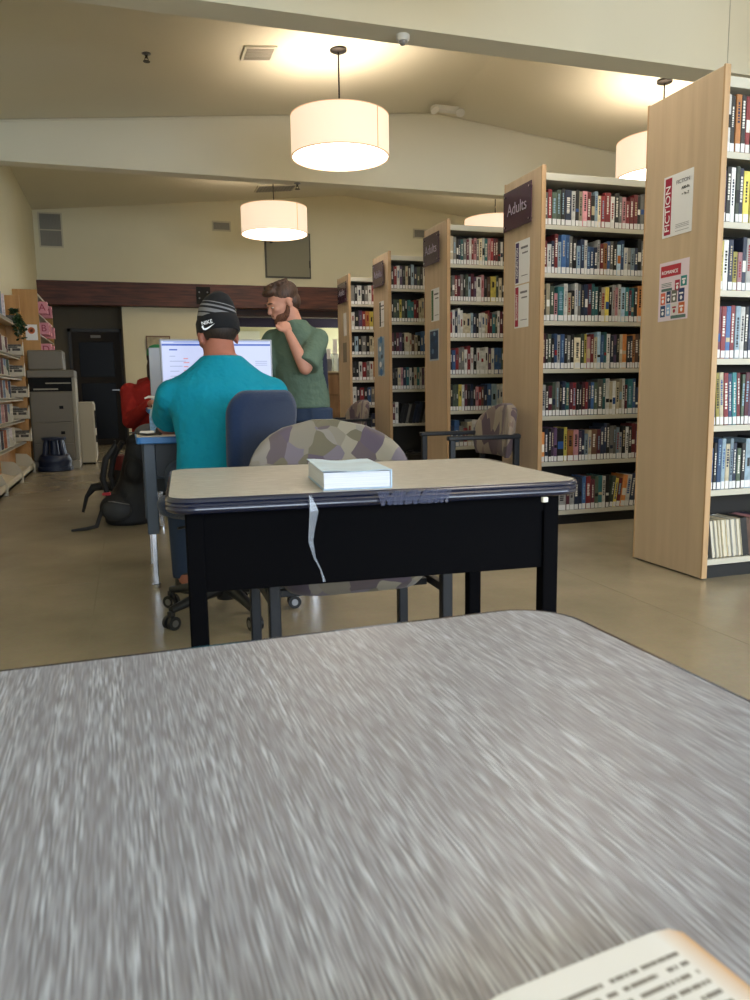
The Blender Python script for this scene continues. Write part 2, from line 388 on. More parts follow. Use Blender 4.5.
HG = mat('grey_green_metal', '#85816b', .5, 0)
b = MB(); b.box(-.45, .45, -.03, 0, 0, .86, .004); b.build('hatch_frame', mat('dark_grey_green', '#4e4b3e', .5), h)
b = MB(); b.box(-.42, .42, -.045, -.03, .03, .83, .004); b.build('hatch_door', HG, h)
b = MB(); b.cyl((-.33, -.045, .68), (-.33, -.07, .68), .04); b.box(-.34, -.2, -.08, -.065, .67, .69); b.build('latch', DOORF, h)
b = MB(); b.cyl((.43, -.045, .2), (.43, -.045, .34), .014); b.build('hinge', DOORF, h)

def on_ceiling(x, y, dz=0): return (x, y, ceil_z(x) + dz)
SL = math.atan(.102)
cv = thing('ceiling_vent', 'square white ceiling diffuser in the bay left of the nearest pendant', 'vent', on_ceiling(1.52, 8.55))
cv.rotation_euler = (0, -SL, 0)
b = MB(); b.box(-.17, .17, -.17, .17, -.02, 0, .004); b.build('vent_frame', CREAM, cv)
b = MB()
for i in range(7): b.box(-.14, .14, -.12+i*.04-.012, -.12+i*.04+.012, -.026, -.02)
b.build('vent_blades', mat('pale_grey_blades', '#9b978c', .5), cv)
cv = thing('ceiling_vent', 'grey ceiling grille above the farther pendant, beyond the second beam', 'vent', on_ceiling(2.78, 14.35))
cv.rotation_euler = (0, -SL, 0)
b = MB(); b.box(-.36, .36, -.22, .22, -.015, 0, .003); b.build('vent_frame', VFR, cv)
b = MB(); b.box(-.33, .33, -.19, .19, -.02, -.015)
for i in range(12): b.box(-.33+.055*i+.005, -.33+.055*i+.035, -.18, .18, -.03, -.02)
b.build('vent_blades', VENT, cv)
def sprinkler(lb, x, y, z=None):
    t = thing('sprinkler_head', lb, 'sprinkler', (x, y, ceil_z(x) if z is None else z))
    MB().lathe([(.045, 0), (.045, -.006), (.02, -.012), (.02, -.02)], n=20).build('cover_plate', STEEL, t)
    b = MB(); b.cyl((0, 0, -.02), (0, 0, -.045), .012, n=12); b.cyl((0, 0, -.075), (0, 0, -.08), .035, n=16)
    b.tube([(-.012, 0, -.04), (-.018, 0, -.06), (0, 0, -.077)], .004, 6); b.tube([(.012, 0, -.04), (.018, 0, -.06), (0, 0, -.077)], .004, 6)
    b.build('sprinkler_nozzle', mat('dark_brass', '#4b463c', .4, .6), t, smooth=True)
sprinkler('small fire sprinkler on the ceiling at upper left', .385, 8.6)
sprinkler('small fire sprinkler on the ceiling right of the nearest pendant', 4.63, 8.3)
sprinkler('tiny white sprinkler under the second ceiling beam', 2.35, 10.6, 3.75)
t = thing('motion_sensor', 'round white sensor under the nearest ceiling beam', 'sensor', (2.24, 6.12, 3.75))
MB().lathe([(.055, 0), (.055, -.025), (.045, -.045)], n=24).build('sensor_base', WHITEPL, t, smooth=True)
MB().lathe([(.032, -.045), (.03, -.055), (.018, -.07), (.006, -.075)], n=20).build('lens', mat('grey_lens', '#8d8a85', .3), t, smooth=True)
t = thing('emergency_light', 'white twin-head emergency light at the ceiling ridge', 'light', (4.3, 10.1, ceil_z(4.3)-.045))
MB().box(-.18, .18, -.05, .05, -.07, 0, .01).build('housing', WHITEPL, t)
for sx in (-.2, .2): MB().lathe([(.03, 0), (.06, -.05), (.06, -.07)], n=20).build('lamp_head', WHITEPL, t, (sx, -.04, -.04), rot=(R(-35), R(sx*90), 0), smooth=True)

# ------------------------------------------------------------------ pendant lamps
SHADE = mat('ivory_fabric_shade', '#e8d9c4', .9, emit='#ffe2c4', es=.62)
DIFF = mat('glowing_white_diffuser', '#fff6ea', .8, emit='#fff3e2', es=9)
SEAM = mat('shade_seam', '#c8b090', .9, emit='#e0b98c', es=.45)
def pendant():
    t = thing('pendant_lamp', 'x', 'pendant lamp', (0, 0, 0))
    MB().lathe([(.09, 0), (.09, -.02), (.06, -.035)], n=28).build('canopy', mat('dark_bronze', '#2b2724', .4, .6), t, smooth=True)
    MB().cyl((0, 0, -.03), (0, 0, -.73), .009, n=10).build('rod', MATS['dark_bronze'], t)
    r, z0, z1 = .53, -1.1, -.69
    b = MB(); b.lathe([(r, z0), (r, z1), (r-.012, z1), (r-.012, z0)], n=64, caps=False)
    n = 64
    sh = b.build('shade', SHADE, t, smooth=30)
    b = MB(); 
    for a in (R(-58), R(122)):
        x, y = (r+.001)*math.cos(a), (r+.001)*math.sin(a); b.box(x-.005, x+.005, y-.005, y+.005, z0, z1, rot=Matrix.Rotation(a, 3, 'Z'))
    for z in (z0, z1): b.lathe([(r-.014, z-.004), (r+.003, z-.004), (r+.003, z+.005), (r-.014, z+.005)], n=64, caps=False)
    b.build('seam', SEAM, sh)
    MB().lathe([(.001, z0+.012), (r-.012, z0+.012), (r-.012, z0+.02), (.001, z0+.02)], n=64).build('diffuser', DIFF, t)
    b = MB(); b.cyl((0, 0, z1), (0, 0, z1+.02), .03)
    for k in range(3):
        a = k*2*PI/3 + .4; b.tube([(0, 0, z1+.005), ((r-.01)*math.cos(a), (r-.01)*math.sin(a), z1+.002)], .004, 6)
    b.build('spider', STEEL, t)
    for x in ('up',):
        L = bpy.data.lights.new('bulb', 'AREA'); L.shape = 'DISK'; L.size = .8; L.energy = 1.6; L.color = (1, .88, .74)
        lo = bpy.data.objects.new('bulb', L); col.objects.link(lo); lo.parent = t; lo.location = (0, 0, z1-.08); lo.rotation_euler = (PI, 0, 0)
    return t
pl = pendant()
LP = [(2.36, 8.45, 'white drum pendant lamp hanging nearest, left of centre', 0), (2.43, 12.75, 'smaller-looking white drum pendant lamp in front of the hatch', 0),
      (6.32, 8.2, 'white drum pendant lamp partly hidden behind the nearest bookcase', 0), (6.3, 12.6, 'drum pendant lamp peeking over the third bookcase', 0),
      (2.3, 3.9, 'unseen white drum pendant lamp above the desks, added for lighting', 0), (6.3, 3.9, 'unseen white drum pendant lamp over the bookcases, added for lighting', 0),  # from here on: unseen pendants continuing the row, added for lighting
      (2.3, -.6, 'unseen white drum pendant lamp behind the camera, left, added for lighting', 0), (6.3, -.6, 'unseen white drum pendant lamp behind the camera, right, added for lighting', 0)]
for i, (x, y, lb, q) in enumerate(LP):
    o = pl if i == 0 else dup(pl)
    o.location = (x, y, ceil_z(x)); tag(o, lb, 'pendant lamp', 'drum pendant lamps')

# ------------------------------------------------------------------ bookcases and books
SH = [2.065, 1.748, 1.43, 1.105, .778, .455, .1]
SHS = [SH, SH, SH, [2.055, 1.706, 1.351, .98, .605, .1], SH]
X0, CL = 2.745, 2.76
CASES = [(3.09, 2.715, 'nearest'), (4.74, 2.715, 'second'), (6.40, 2.74, 'third'), (7.99, 2.74, 'fourth'), (9.62, 2.76, 'fifth')]
cs_lab = ['tall double-sided bookcase nearest the camera, with plain maple end panel and two posters',
          'tall maple-ended bookcase with the large plum sign and two purple and red posters',
          'third tall bookcase from the camera, maple end panel behind the patterned armchair',
          'fourth tall bookcase from the camera, with the long light-blue leaflet on its end',
          'farthest tall bookcase, last in the row of five before the back wall']
for i, (y, xp, nm) in enumerate(CASES):
    d = .55 if i == 0 else .53
    t = thing('library_bookcase', cs_lab[i], 'bookcase', (xp, y, 0), 0, 'row of tall maple-ended bookcases')
    b = MB(); b.box(0, .028, .01, d, .008, 2.44, .002); b.build('end_panel', MAPLE, t)
    b = MB(); b.box(-.002, .03, 0, .012, .008, 2.445, .002); b.box(-.002, .03, d-.002, d+.01, .008, 2.445, .002); lab(b.build('edge_strip', MAPLED, t), 'paler wood strip on the end panel edge')
    b = MB(); b.box(.03, CL, .012, d-.012, 2.352, 2.4, .003); b.build('top_canopy', CREAM, t)
    b = MB(); b.box(.03, CL, .03, d-.03, 0, .062); b.build('plinth', BLACKB, t)
    b = MB(); b.box(.03, CL, d/2-.008, d/2+.008, .09, 2.352); b.build('back_panel', DKBACK, t)  # dark sheet standing in for shade in the open-backed case
    b = MB(); b.box(CL, CL+.028, 0, d, .008, 2.44, .002); b.build('end_panel', MAPLE, t)
    for z in SHS[i]:
        b = MB(); b.box(.032, CL-.002, .02, d-.02, z-.012, z); b.box(.032, CL-.002, .012, .02, z-.028, z+.001); b.box(.032, CL-.002, d-.02, d-.012, z-.028, z+.001)
        b.build('shelf', CREAM, t)
    for k in (1, 2):
        x = .03 + k*(CL-.03)/3
        b = MB()
        for yy in (.03, d-.05): b.box(x-.012, x+.012, yy, yy+.02, .06, 2.352)
        b.build('upright', CREAM, t)

BC = {'r': '#8f1d26', 'm': '#571a2b', 'n': '#1b2744', 'b': '#27508c', 'k': '#19191d', 'w': '#c9c9c6', 'g': '#6c6b68', 'G': '#3c4d3e', 't': '#1f6f78',
      'y': '#c9b53a', 'o': '#c0702f', 'p': '#4f3559', 'P': '#c27b86', 'c': '#c3b594', 'B': '#5b3a2a', 'l': '#88a7bf'}
BN = {'r': 'red', 'm': 'maroon', 'n': 'navy', 'b': 'blue', 'k': 'black', 'w': 'white', 'g': 'grey', 'G': 'dark green', 't': 'teal', 'y': 'yellow', 'o': 'orange',
      'p': 'purple', 'P': 'pink', 'c': 'cream', 'B': 'brown', 'l': 'pale blue'}
def cover_mat(k, v=0):
    nm = 'cover_' + BN[k].replace(' ', '_') + ('' if not v else '_%d' % v)
    if nm in MATS: return MATS[nm]
    c = BC[k]; 
    rr = random.Random(hash(k) % 97 + v*13)
    rgb = [int(c[i:i+2], 16) for i in (1, 3, 5)]; f = (1, .8, 1.25)[v]; av = sum(rgb)/3
    rgb = [max(16, min(235, int((q*.8+av*.2)*f*.92+14))) for q in rgb]
    m = mat(nm, '#%02x%02x%02x' % tuple(rgb), .38, var=.22, vscale=28, spec=.5); return m
TAGM = mat('white_spine_label', '#dfdfe0', .6)
ACC = {c: mat('title_' + BN[c].replace(' ', '_'), BC[c] if c != 'w' else '#e4e2da', .5) for c in 'wykrcbnol'}
DARKS = 'rmnbkGtpBg'
def spine_marks(b, rr, w, h, fm, y=-.0006):
    """title blocks and bands on the spine face: small raised shapes, materials 1.."""
    st = rr.random()
    if st < .2:
        z = h*rr.uniform(.3, .45); b.box(w*.08, w*.92, y, .001, z, z + h*rr.uniform(.06, .3), m=2)
    if st > .2:
        z = h*.9 - rr.uniform(0, .03); zz = z - h*rr.uniform(.35, .55); q = rr.uniform(.14, .3)*w
        while z > max(zz, .06):
            s = rr.uniform(.005, .013)
            b.box(w/2-q, w/2+q*rr.uniform(.5, 1), y-.0003, .001, z-s, z, m=1); z -= s + rr.uniform(.002, .006)
def pick_acc(rr, k):
    a = rr.choice('wwwclw' if k in DARKS else 'knrbk'); c = rr.choice('wrknbwoclk')
    return a, (c if c != k else 'w')
def make_book(w, h, d, k, rr, pages_out=False):
    """spine faces -Y, foot at z = 0, left face at x = 0"""
    a, c = pick_acc(rr, k)
    if a == k: a = 'k'
    b = MB(); tb = .0025
    if not pages_out:
        b.box(0, tb, .003, d, 0, h); b.box(w-tb, w, .003, d, 0, h)
        b.box(0, w, 0, .004, 0, h, min(.0018, w*.12), seg=1)
        spine_marks(b, rr, w, h, d)
    else:
        b.box(0, tb, 0, d, 0, h); b.box(w-tb, w, 0, d, 0, h); b.box(0, w, d-.004, d, 0, h)
    o = b.build('book', [cover_mat(k, rr.choice((0, 0, 1, 2))), ACC[a], ACC[c]])
    MB().box(tb, w-tb, .006 if pages_out else .005, d-.006, .003, h-.004).build('page_block', PAGES, o)
    if not pages_out:
        lw = w*.86; z0 = .004
        MB().box((w-lw)/2, (w+lw)/2, -.0016, .002, z0, z0+rr.uniform(.034, .04)).build('spine_label', TAGM, o)
    return o
ORD = ['', 'first', 'second', 'third', 'fourth', 'fifth', 'sixth', 'seventh', 'eighth', 'ninth', 'tenth', 'eleventh', 'twelfth', 'thirteenth', 'fourteenth', 'fifteenth',
       'sixteenth', 'seventeenth', 'eighteenth', 'nineteenth', 'twentieth', 'twenty-first', 'twenty-second', 'twenty-third', 'twenty-fourth', 'twenty-fifth', 'twenty-sixth',
       'twenty-seventh', 'twenty-eighth', 'twenty-ninth', 'thirtieth', 'thirty-first', 'thirty-second', 'thirty-third', 'thirty-fourth', 'thirty-fifth']
# colour runs read from the shelves; digit = height class 3..9 (7 usual), capital W after = wide
ROWS = {
 0: ['w8 k8 o8 k8 r8 k8 c8 g8', 'p7 k8 w8 G8 n8 yW7 yW7 k8', 'y7 w7 n7 y5 P5 n8 w8 t8', 'm8 r8 b8 r8 l8 w8 k8 n8', 'b8 y8 c8 r8 b8 t8 r8 G8 m8', 'b6 k7 b8 l8 c7 l8 n7 G6 k7', 'k6 w7 c7 c7 c7 w6 w7 c6'],
 1: ['g7 r8 G7 G8 k8 nW8 w8 k8 c8 P8 r8 k7 l8 c7 r7 rW8 w7 k8 g7 P7 r6 r7 r8 k8 g8 k8 k7 o8 c8', 'r7 w6 n7 r9 l7 bW9 b9 g9 k8 l6 n8 w8 b6 b6 n6 w8 r7 o7 b8 g8 k8 l7 b8 w6 g6 l6 n6 k9 g8 w9 n9 k8',
     'k7 c9 G8 P6 tW8 w9 c6 k7 w9 g9 n9 n9 m9 t9 t8 k8 c8 y8 k8 w9 P8 w9 l8 t8 m7 t8 k8 oW9 o8 w8 n9', 'm8 k8 G8 k7 b8 w8 b8 k8 g8 k8 cW7 G8 y8 P7 r8 c7 l9 b8 t9 w8 n8 p8 k8 c8 oW8 k7 n8 o8 B8 k8 w7 g7 w8 k8',
     'w7 k7 m7 G8 g8 k7 n8 t8 m8 r8 k8 k7 m8 r8 n8 b8 G8 gW9 t9 w9 c8 w8 c8 c9 w9 m7 tW9 b9 n6 m6 k6 n6 p6', 'o7 n8 k8 p8 p8 kW8 y8 oW7 PW7 p7 n7 l6 c7 BW7 m7 n8 n9 k9 g8 g8 l8 w6 k8 w8 k8 r9 m9 w9 k7 G8',
     'n7 n7 l7 b8 wW8 m8 w7 n8 n8 b8 r8 m7 G8 t8 w8 k8 G8 y7 r7 o8 w8 n8 n8 w7 B7'],
 2: ['c8 g8 k7 n7 t7 g7 m7 w8 r7 P8 g7 c8 w8 t8 P8 r8 m8 r8 k7 w7 k8 G7 c7 r8 r8', 'G7 g7 r7 m7 g8 k7 G8 l7 m8 p7 wW7 P8 k7 B7 yW7 G8 c7 k7 n7 k7 P7 k7', 'r7 w8 n8 w9 w8 c7 cW7 l7 n7 k7 w7 wW7 c7 r8 m7 t7 G7 w8 m8 k7 wW8 w7 g7',
     'n7 b7 r8 g8 g8 w7 r9 w8 k8 w8 wW7 w8 p8 w8 bW8 b8 G8 c8 k8 k8 g8', 'k8 G8 G8 y8 w8 m8 k8 n8 k8 P7 r7 B7 n8 bW8 lW8 w8 w8 c8 k7 m8 r8', 'n6 b8 g6 r5 c7 w8 b8 k7 t5 r5 w6 b7 n7 g6', 'g5 w5 w6 b5 w5 n6 g6 b6 w5'],
 3: ['k8 r8 w8 p8 k8 c8 k8 l9 n8 G8 k8 w8 k7 y8', 'k8 G8 G8 y8 G8 k8 t8 t7 r8 m8 c8 c9 m8 w8 c8', 'm8 k8 m8 p8 k8 cW8 c8 B7 c7 k7 b9 b9 c8 k8', 'k8 k7 c8 P8 n8 t8 w8 k8 c8 t8 w8 p8 c8 k8 G8', 'm7 w8 k7 k7 g7 k7 n7 n8 k8 g8 n8 k8 n8', 'w5 g6 w6 k5 c5 g6 w5 g5 w5', ''],
 4: ['g8 k8 w8 k8 g8 w8 r8 r8', 'w7 k8 p8 r8 o8 y8 G8 c8', 'k8 l8 k8 g8 k8 c8 c7 c8', 'k8 k8 w8 r8 g8 w8 o8 k7', 'w8 k8 r8 k8 b8 g8 k8 k8', 'k6 w6 g7 k6 n7 w6', 'w7 k7 g6']}
LEAN = {(1, 6, 14): 99, (3, 4, 4): 99}
VISW = [.21, .86, .62, .45, .38]
stuff = MB(); smats = [cover_mat(k) for k in 'rmnbkwgGtyopPcBl'] + [TAGM, PAGES]; sk = {k: i for i, k in enumerate('rmnbkwgGtyopPcBl')}
nbook = 0; rr = random.Random(11)
CN = ['nearest bookcase', 'second-nearest bookcase', 'third-nearest bookcase']
POSN = ['top', 'second', 'third', 'fourth', 'fifth', 'sixth', 'bottom']
for ci in range(5):
    y0, xp, nm = CASES[ci]
    d = .55 if ci == 0 else .53
    for si in range(len(SHS[ci])):
        toks = [t for t in ROWS[ci][si].split()]
        x = xp + .034; zz = SHS[ci][si]; xend = xp + CL - .04; j = 0; n = len(toks)
        # natural width of the listed run, scaled to the visible width
        ws = []
        for tk in toks: ws.append((1.7 if 'W' in tk else 1)*rr.uniform(.8, 1.25))
        f = VISW[ci]/sum(ws) if ws else 1
        full = xend if si < 6 else xend - .4
        while x < full - .06:
            if j < n:
                tk = toks[j]; k = tk[0]; w = ws[j]*f; hc = int(tk[-1])
            else:
                k = rr.choice('rmnbkwgGtyopPcBlwkkn'); w = rr.uniform(.02, .045); hc = rr.choice((6, 7, 8, 8)); tk = ''
                if ci == 0 and x > xp + 1.4: break
                if ci >= 1 and x > xp + 1.9: break
            h_ = {5: .165, 6: .19, 7: .215, 8: .235, 9: .255}[hc] + rr.uniform(-.006, .006)
            if ci == 0: h_ += .02
            dep = rr.uniform(.14, .165)
            rec = rr.uniform(.0, .006) + .018
            seen = j < n and nbook < 300
            out = (ci == 0 and si == 6)
            lean = 0
            if ci == 0 and si == 6: lean = R(-9); h_ = min(h_, .2)
            if ci == 1 and si == 6 and 16 <= j < n: lean = R(7)
            if ci == 3 and si == 4 and j >= 2: lean = R(14)
            if ci == 0 and si == 4 and j < 7: lean = R(-3)
            if lean: w_ad = (w + .0)/math.cos(lean) + .002
            if seen:
                o = make_book(w - .0008, h_, dep, k, rr, out)
                xo = x
                if lean > 0: xo = x; 
                if lean: o.rotation_euler = (0, lean, 0)
                zo = zz + .0012
                if lean > 0: zo += math.sin(lean)*w
                if lean < 0: zo += 0; 
                o.location = (xo, y0 + rec, zo)
                ll = '%s%s book, %s from the left on %s shelf of the %s' % ('pages-out ' if out else '', BN[k], ORD[j+1], POSN[si], CN[ci])
                tag(o, ll, 'book', 'books on the %s shelf of the %s' % (POSN[si], CN[ci]))
                nbook += 1
            else:
                rot = Matrix.Rotation(lean, 3, 'Y') if lean else None
                zc = zz + .0015
                def bx(x0, x1, ya, yb, za, zb, m):
                    if rot:
                        c = Vector(((x0+x1)/2, (ya+yb)/2, (za+zb)/2)); piv = Vector((x, ya, zz+.002)); cc = piv + rot @ (c - piv)
                        hx, hy, hz = (x1-x0)/2, (yb-ya)/2, (zb-za)/2; up_ = max(0, math.sin(lean))*w
                        stuff.box(cc.x-hx, cc.x+hx, cc.y-hy, cc.y+hy, cc.z-hz+up_, cc.z+hz+up_, m=m, rot=rot)
                    else: stuff.box(x0, x1, ya, yb, za, zb, m=m)
                bx(x, x+w-.0008, y0+rec, y0+rec+dep, zc, zc+h_, sk[k])
                if lean == 0:
                    stuff.box(x+w*.08, x+w*.9, y0+rec-.001, y0+rec+.003, zc+.004, zc+.04, m=16)
                    a = rr.choice('wcwgw' if k in DARKS else 'knrbk'); z = zc+h_*rr.uniform(.4, .6)
                    stuff.box(x+w*.3, x+w*.7, y0+rec-.0006, y0+rec+.003, z, z+h_*rr.uniform(.15, .35), m=sk[a])
                else:
                    pass
            x += w*(1.0 if not lean else 1/math.cos(lean)+.01) + (.0012 if not (ci == 1 and si == 6 and j == n-1) else .0); j += 1
            if ci == 0 and si == 6 and j == 1: x += .012
# books standing behind on the far face, glimpsed over the lowest shelves
so = stuff.build('shelved_books', smats); so['kind'] = 'stuff'
tag(so, 'many more mixed-colour books filling the far bookcases and the shelf runs beyond', 'books')
print('books', nbook)

# ------------------------------------------------------------------ signs and posters on the end panels
MAG = mat('crimson_print', '#a01a3c', .6); PUR = mat('purple_print', '#3d2660', .6); GRY = mat('grey_print', '#77757c', .7); INK = mat('black_ink', '#2a2a2e', .7)
RX = (R(90), 0, R(-90))       # lettering that reads on a face looking towards -X
def panel(name, label, cat, xp, ya, yb, z0, z1, m_, th=.0012, gap=.0005, group=None):
    t = thing(name, label, cat, (xp - gap, (ya+yb)/2, z0), R(-90), group)
    # local: x to the right as seen, y into the panel
    w = yb - ya; hh = z1 - z0
    MB().box(-w/2, w/2, -th, 0, 0, hh).build('sheet', m_, t)
    return t, w, hh
def patch(t, name, m_, x0, x1, z0, z1, th=.0012, lb=None):
    o = MB().box(x0, x1, -th-.0006, -th, z0, z1).build(name, m_, t)
    if lb: lab(o, lb)
    return o
WT = mat('white_print', '#f0eef0', .6)
RL = (R(90), 0, 0); RV = (R(90), R(-90), 0)
t, w, hh = panel('poster', 'white FICTION poster with a crimson band on the nearest bookcase end', 'poster', 2.715, 3.275, 3.494, 1.738, 2.04, WHITEP)
patch(t, 'colour_band', MAG, -w/2+.012, -w/2+.062, .012, hh-.01, lb='crimson vertical band')
text('lettering', 'FICTION', .052, WT, t, (-w/2+.037, -.002, hh/2-.01), RV, sx=1.15)
text('lettering', 'FICTION', .026, GRY, t, (.035, -.0016, hh-.045), RL)
text('lettering', 'A00-Pa', .02, INK, t, (.055, -.0016, hh-.08), RL)
text('lettering', '+ Pa-Z', .02, INK, t, (.055, -.0016, hh-.11), RL)
b = MB()
for z in (.05, .042, .034, .018): b.box(-.01, .09, -.0017, -.001, z, z+.002)
b.build('fine_print', GRY, t)
t, w, hh = panel('poster', 'pink ROMANCE poster of small book covers, below the FICTION poster', 'poster', 2.715, 3.279, 3.504, 1.314, 1.613, mat('pale_pink_paper', '#e3d3dd', .7))
patch(t, 'header_band', mat('rose_red_print', '#b3303f', .6), -w/2+.012, w/2-.06, hh-.075, hh-.018)
text('lettering', 'ROMANCE', .026, WT, t, (-.03, -.0022, hh-.053), RL)
b = MB()
for z in (.19, .182, .174): b.box(-w/2+.02, -.015, -.0018, -.001, z, z+.003)
b.box(-w/2+.02, -.01, -.0018, -.001, .152, .166); b.build('fine_print', mat('green_grey_print', '#58726c', .7), t)
CV = ['#a5213c', '#2f8080', '#d86a50', '#1f3560', '#6b6b62', '#2a3a6a', '#26466f', '#87b0dc', '#d9d4cf', '#c96a3e']
cells = [(.012, .145, .048, .2), (.056, .165, .1, .215), (-.095, .085, -.06, .145), (-.05, .09, -.018, .15), (-.012, .09, .03, .152), (.04, .09, .085, .155),
         (-.095, .022, -.058, .08), (-.05, .025, -.018, .085), (-.01, .028, .035, .085), (.045, .03, .09, .085)]
for i, (a0, c0, a1, c1) in enumerate(cells):
    o = patch(t, 'cover_picture', mat('cover_print_%s' % CV[i][1:], CV[i], .6), a0, a1, c0, c1)
    q = MB(); q.box(a0+.008, a1-.008, -.0024, -.0018, (c0+c1)/2+.004, (c0+c1)/2+.012); q.ell(((a0+a1)/2, -.0018, c0+.018), (.009, .0008, .01)); q.build('cover_motif', WT if i != 8 else MAG, o)
patch(t, 'footer_band', MATS['green_grey_print'], -.012, w/2-.012, .008, .024)
def plum(lb, xp, ya, yb, z0, z1, txt=True):
    t, w, hh = panel('bookcase_sign', lb, 'sign', xp, ya, yb, z0, z1, PURPLE, th=.005, gap=.018)
    for sx in (-1, 1):
        for z in (.03, hh-.03):
            q = MB(); q.cyl((sx*(w/2-.025), .018, z), (sx*(w/2-.025), -.011, z), .007, n=12); q.build('standoff', CHROME, t)
    if txt: text('lettering', 'Adults', .115, mat('silver_grey_print', '#9a93a0', .5), t, (0, -.006, hh/2), RL, sx=.95)
plum('plum acrylic sign reading Adults on the second bookcase', 2.715, 4.847, 5.25, 2.1, 2.372)
plum('plum acrylic sign reading Adults on the third bookcase', 2.74, 6.542, 6.92, 2.105, 2.37)
plum('plum acrylic sign reading Adults on the fourth bookcase', 2.74, 8.108, 8.486, 2.107, 2.364)
plum('plum acrylic sign reading Adults on the farthest bookcase', 2.76, 9.67, 10.08, 2.104, 2.356)
def strip_poster(lb, xp, ya, yb, z0, z1, bandm, body, base=WHITEP, th=.0012):
    t, w, hh = panel('poster', lb, 'poster', xp, ya, yb, z0, z1, base)
    patch(t, 'colour_band', bandm, -w/2+.008, -w/2+.055, .01, hh-.01)
    if body: text('lettering', body, .04, WT, t, (-w/2+.032, -.002, hh/2), RV, sx=.85)
    q = MB(); q.box(-.02, .08, -.0018, -.001, hh-.06, hh-.045); q.box(.0, .08, -.0018, -.001, hh-.095, hh-.085); q.box(-.01, .08, -.0018, -.001, .05, .055); q.build('fine_print', GRY, t)
strip_poster('white poster with a purple lettered band, under the sign on the second bookcase', 2.715, 4.896, 5.104, 1.711, 2.008, PUR, 'NONFICTION')
strip_poster('white poster with a crimson lettered band, lower on the second bookcase', 2.715, 4.902, 5.104, 1.405, 1.702, MAG, 'BIOGRAPHY')
strip_poster('white sheet with a narrow green band on the third bookcase', 2.74, 6.585, 6.776, 1.596, 1.888, mat('green_print', '#3f6b48', .6), '')
strip_poster('white sheet with a dark edge on the fourth bookcase', 2.74, 8.16, 8.32, 1.666, 1.947, mat('dark_green_print', '#2f3a33', .6), '')
def blue_poster(lb, xp, ya, yb, z0, z1, cols, motifs):
    t, w, hh = panel('poster', lb, 'poster', xp, ya, yb, z0, z1, mat('pale_blue_paper', '#a9bccb', .6))
    patch(t, 'picture', mat('picture_' + cols[1:], cols, .5, var=.5, vscale=14), -w/2+.012, w/2-.012, .015, hh-.015)
    for i, (a, z, ra, c) in enumerate(motifs):
        q = MB(); q.ell((a, -.0018, z*hh), (ra, .001, ra*.8)); q.build('motif', mat('motif_' + c[1:], c, .6), t)
blue_poster('dark blue night-sky poster on the third bookcase', 2.74, 6.6, 6.817, 1.239, 1.525, '#1c3a5e', [(-.03, .3, .03, '#5f7fa2'), (.04, .6, .02, '#33557f'), (.01, .85, .025, '#7fa0bd')])
blue_poster('tall light-blue leaflet with small pictures on the fourth bookcase', 2.74, 8.16, 8.392, 1.13, 1.562, '#7b98b5', [(-.03, .7, .035, '#e3e6e8'), (.03, .5, .03, '#39465a'), (-.02, .3, .04, '#dfe5ea'), (.0, .1, .05, '#3f76b4'), (.0, .93, .05, '#4a7fb6')])
t, w, hh = panel('poster', 'narrow white sheet on the farthest bookcase', 'poster', 2.76, 9.75, 9.885, 1.68, 1.973, WHITEP)
t, w, hh = panel('poster', 'grey leaflet on the farthest bookcase, below the white sheet', 'poster', 2.76, 9.76, 9.94, 1.343, 1.595, mat('taupe_paper', '#8b8071', .7))

# ------------------------------------------------------------------ tables
def table(lb, loc, rz, W, D, top, seed=0, apron=True):
    t = thing('study_table', lb, 'table', loc, rz)
    poly = rrect(W-.012, D-.012, .06); poly2 = rrect(W, D, .066)
    b = MB(); b.prism(poly, XYZ, .705, .7405); tt = b.build('tabletop', top, t)
    # banded edge: stacked beads round the rim
    b = MB(); prof = [(-.001, .7404), (.004, .7404), (.0075, .737), (.0095, .731), (.006, .727), (.0095, .722), (.0075, .717), (.0095, .712), (.006, .706), (0, .703)]
    rings = []
    for o_, z in prof:
        pr = rrect(W-.012+2*o_, D-.012+2*o_, .06+o_); rings.append([b.bm.verts.new((x, y, z)) for x, y in pr])
    b.skin(rings, caps=False)
    eb = b.build('edge_band', NAVY, t, smooth=50)
    for sx in (-1, 1):
        for sy in (-1, 1):
            b = MB(); x, y = sx*(W/2-.062), sy*(D/2-.085); b.box(x-.022, x+.022, y-.022, y+.022, .012, .705, .005)
            b.cyl((x, y, 0), (x, y, .014), .018, n=14); b.build('leg', TBLACK, t)
    b = MB(); x, y = W/2-.062, D/2-.085
    for s in (-1, 1): b.box(-x, x, s*y-.018, s*y+.018, .655, .705); b.box(s*x-.018, s*x+.018, -y, y, .655, .705)
    b.build('frame_rail', TBLACK, t)
    if apron:
        b = MB(); b.box(-x+.02, x-.02, -y-.012, -y-.002, .5, .7, .002); b.build('modesty_panel', TBLACK, t)
    return t, eb
tn, _ = table('grey wood-grain table filling the foreground with a thin navy edge', (-.045, .35, 0), R(1.3), .98, .74, LAM, apron=False)
tf, eb = table('smaller-looking study table with navy banded edge, black panel and a thick book on it', (.617, 2.1, 0), R(-3.8), 1.05, .72, LAMX)
CLEAR = mat('clear_packing_tape', '#4a5272', .1, spec=1, alpha=.4)
b = MB(); rq = random.Random(3)
for k in range(34):
    x = -.03 + k*.0052; b.box(x, x+.006, -.376, -.3745, .704, .738, rot=Matrix.Rotation(rq.uniform(-.5, .5), 3, 'Y') @ Matrix.Rotation(rq.uniform(-.15, .15), 3, 'Z'))
tp = b.build('tape_wrap', CLEAR, tf); lab(tp, 'wrinkled clear tape on the front edge')
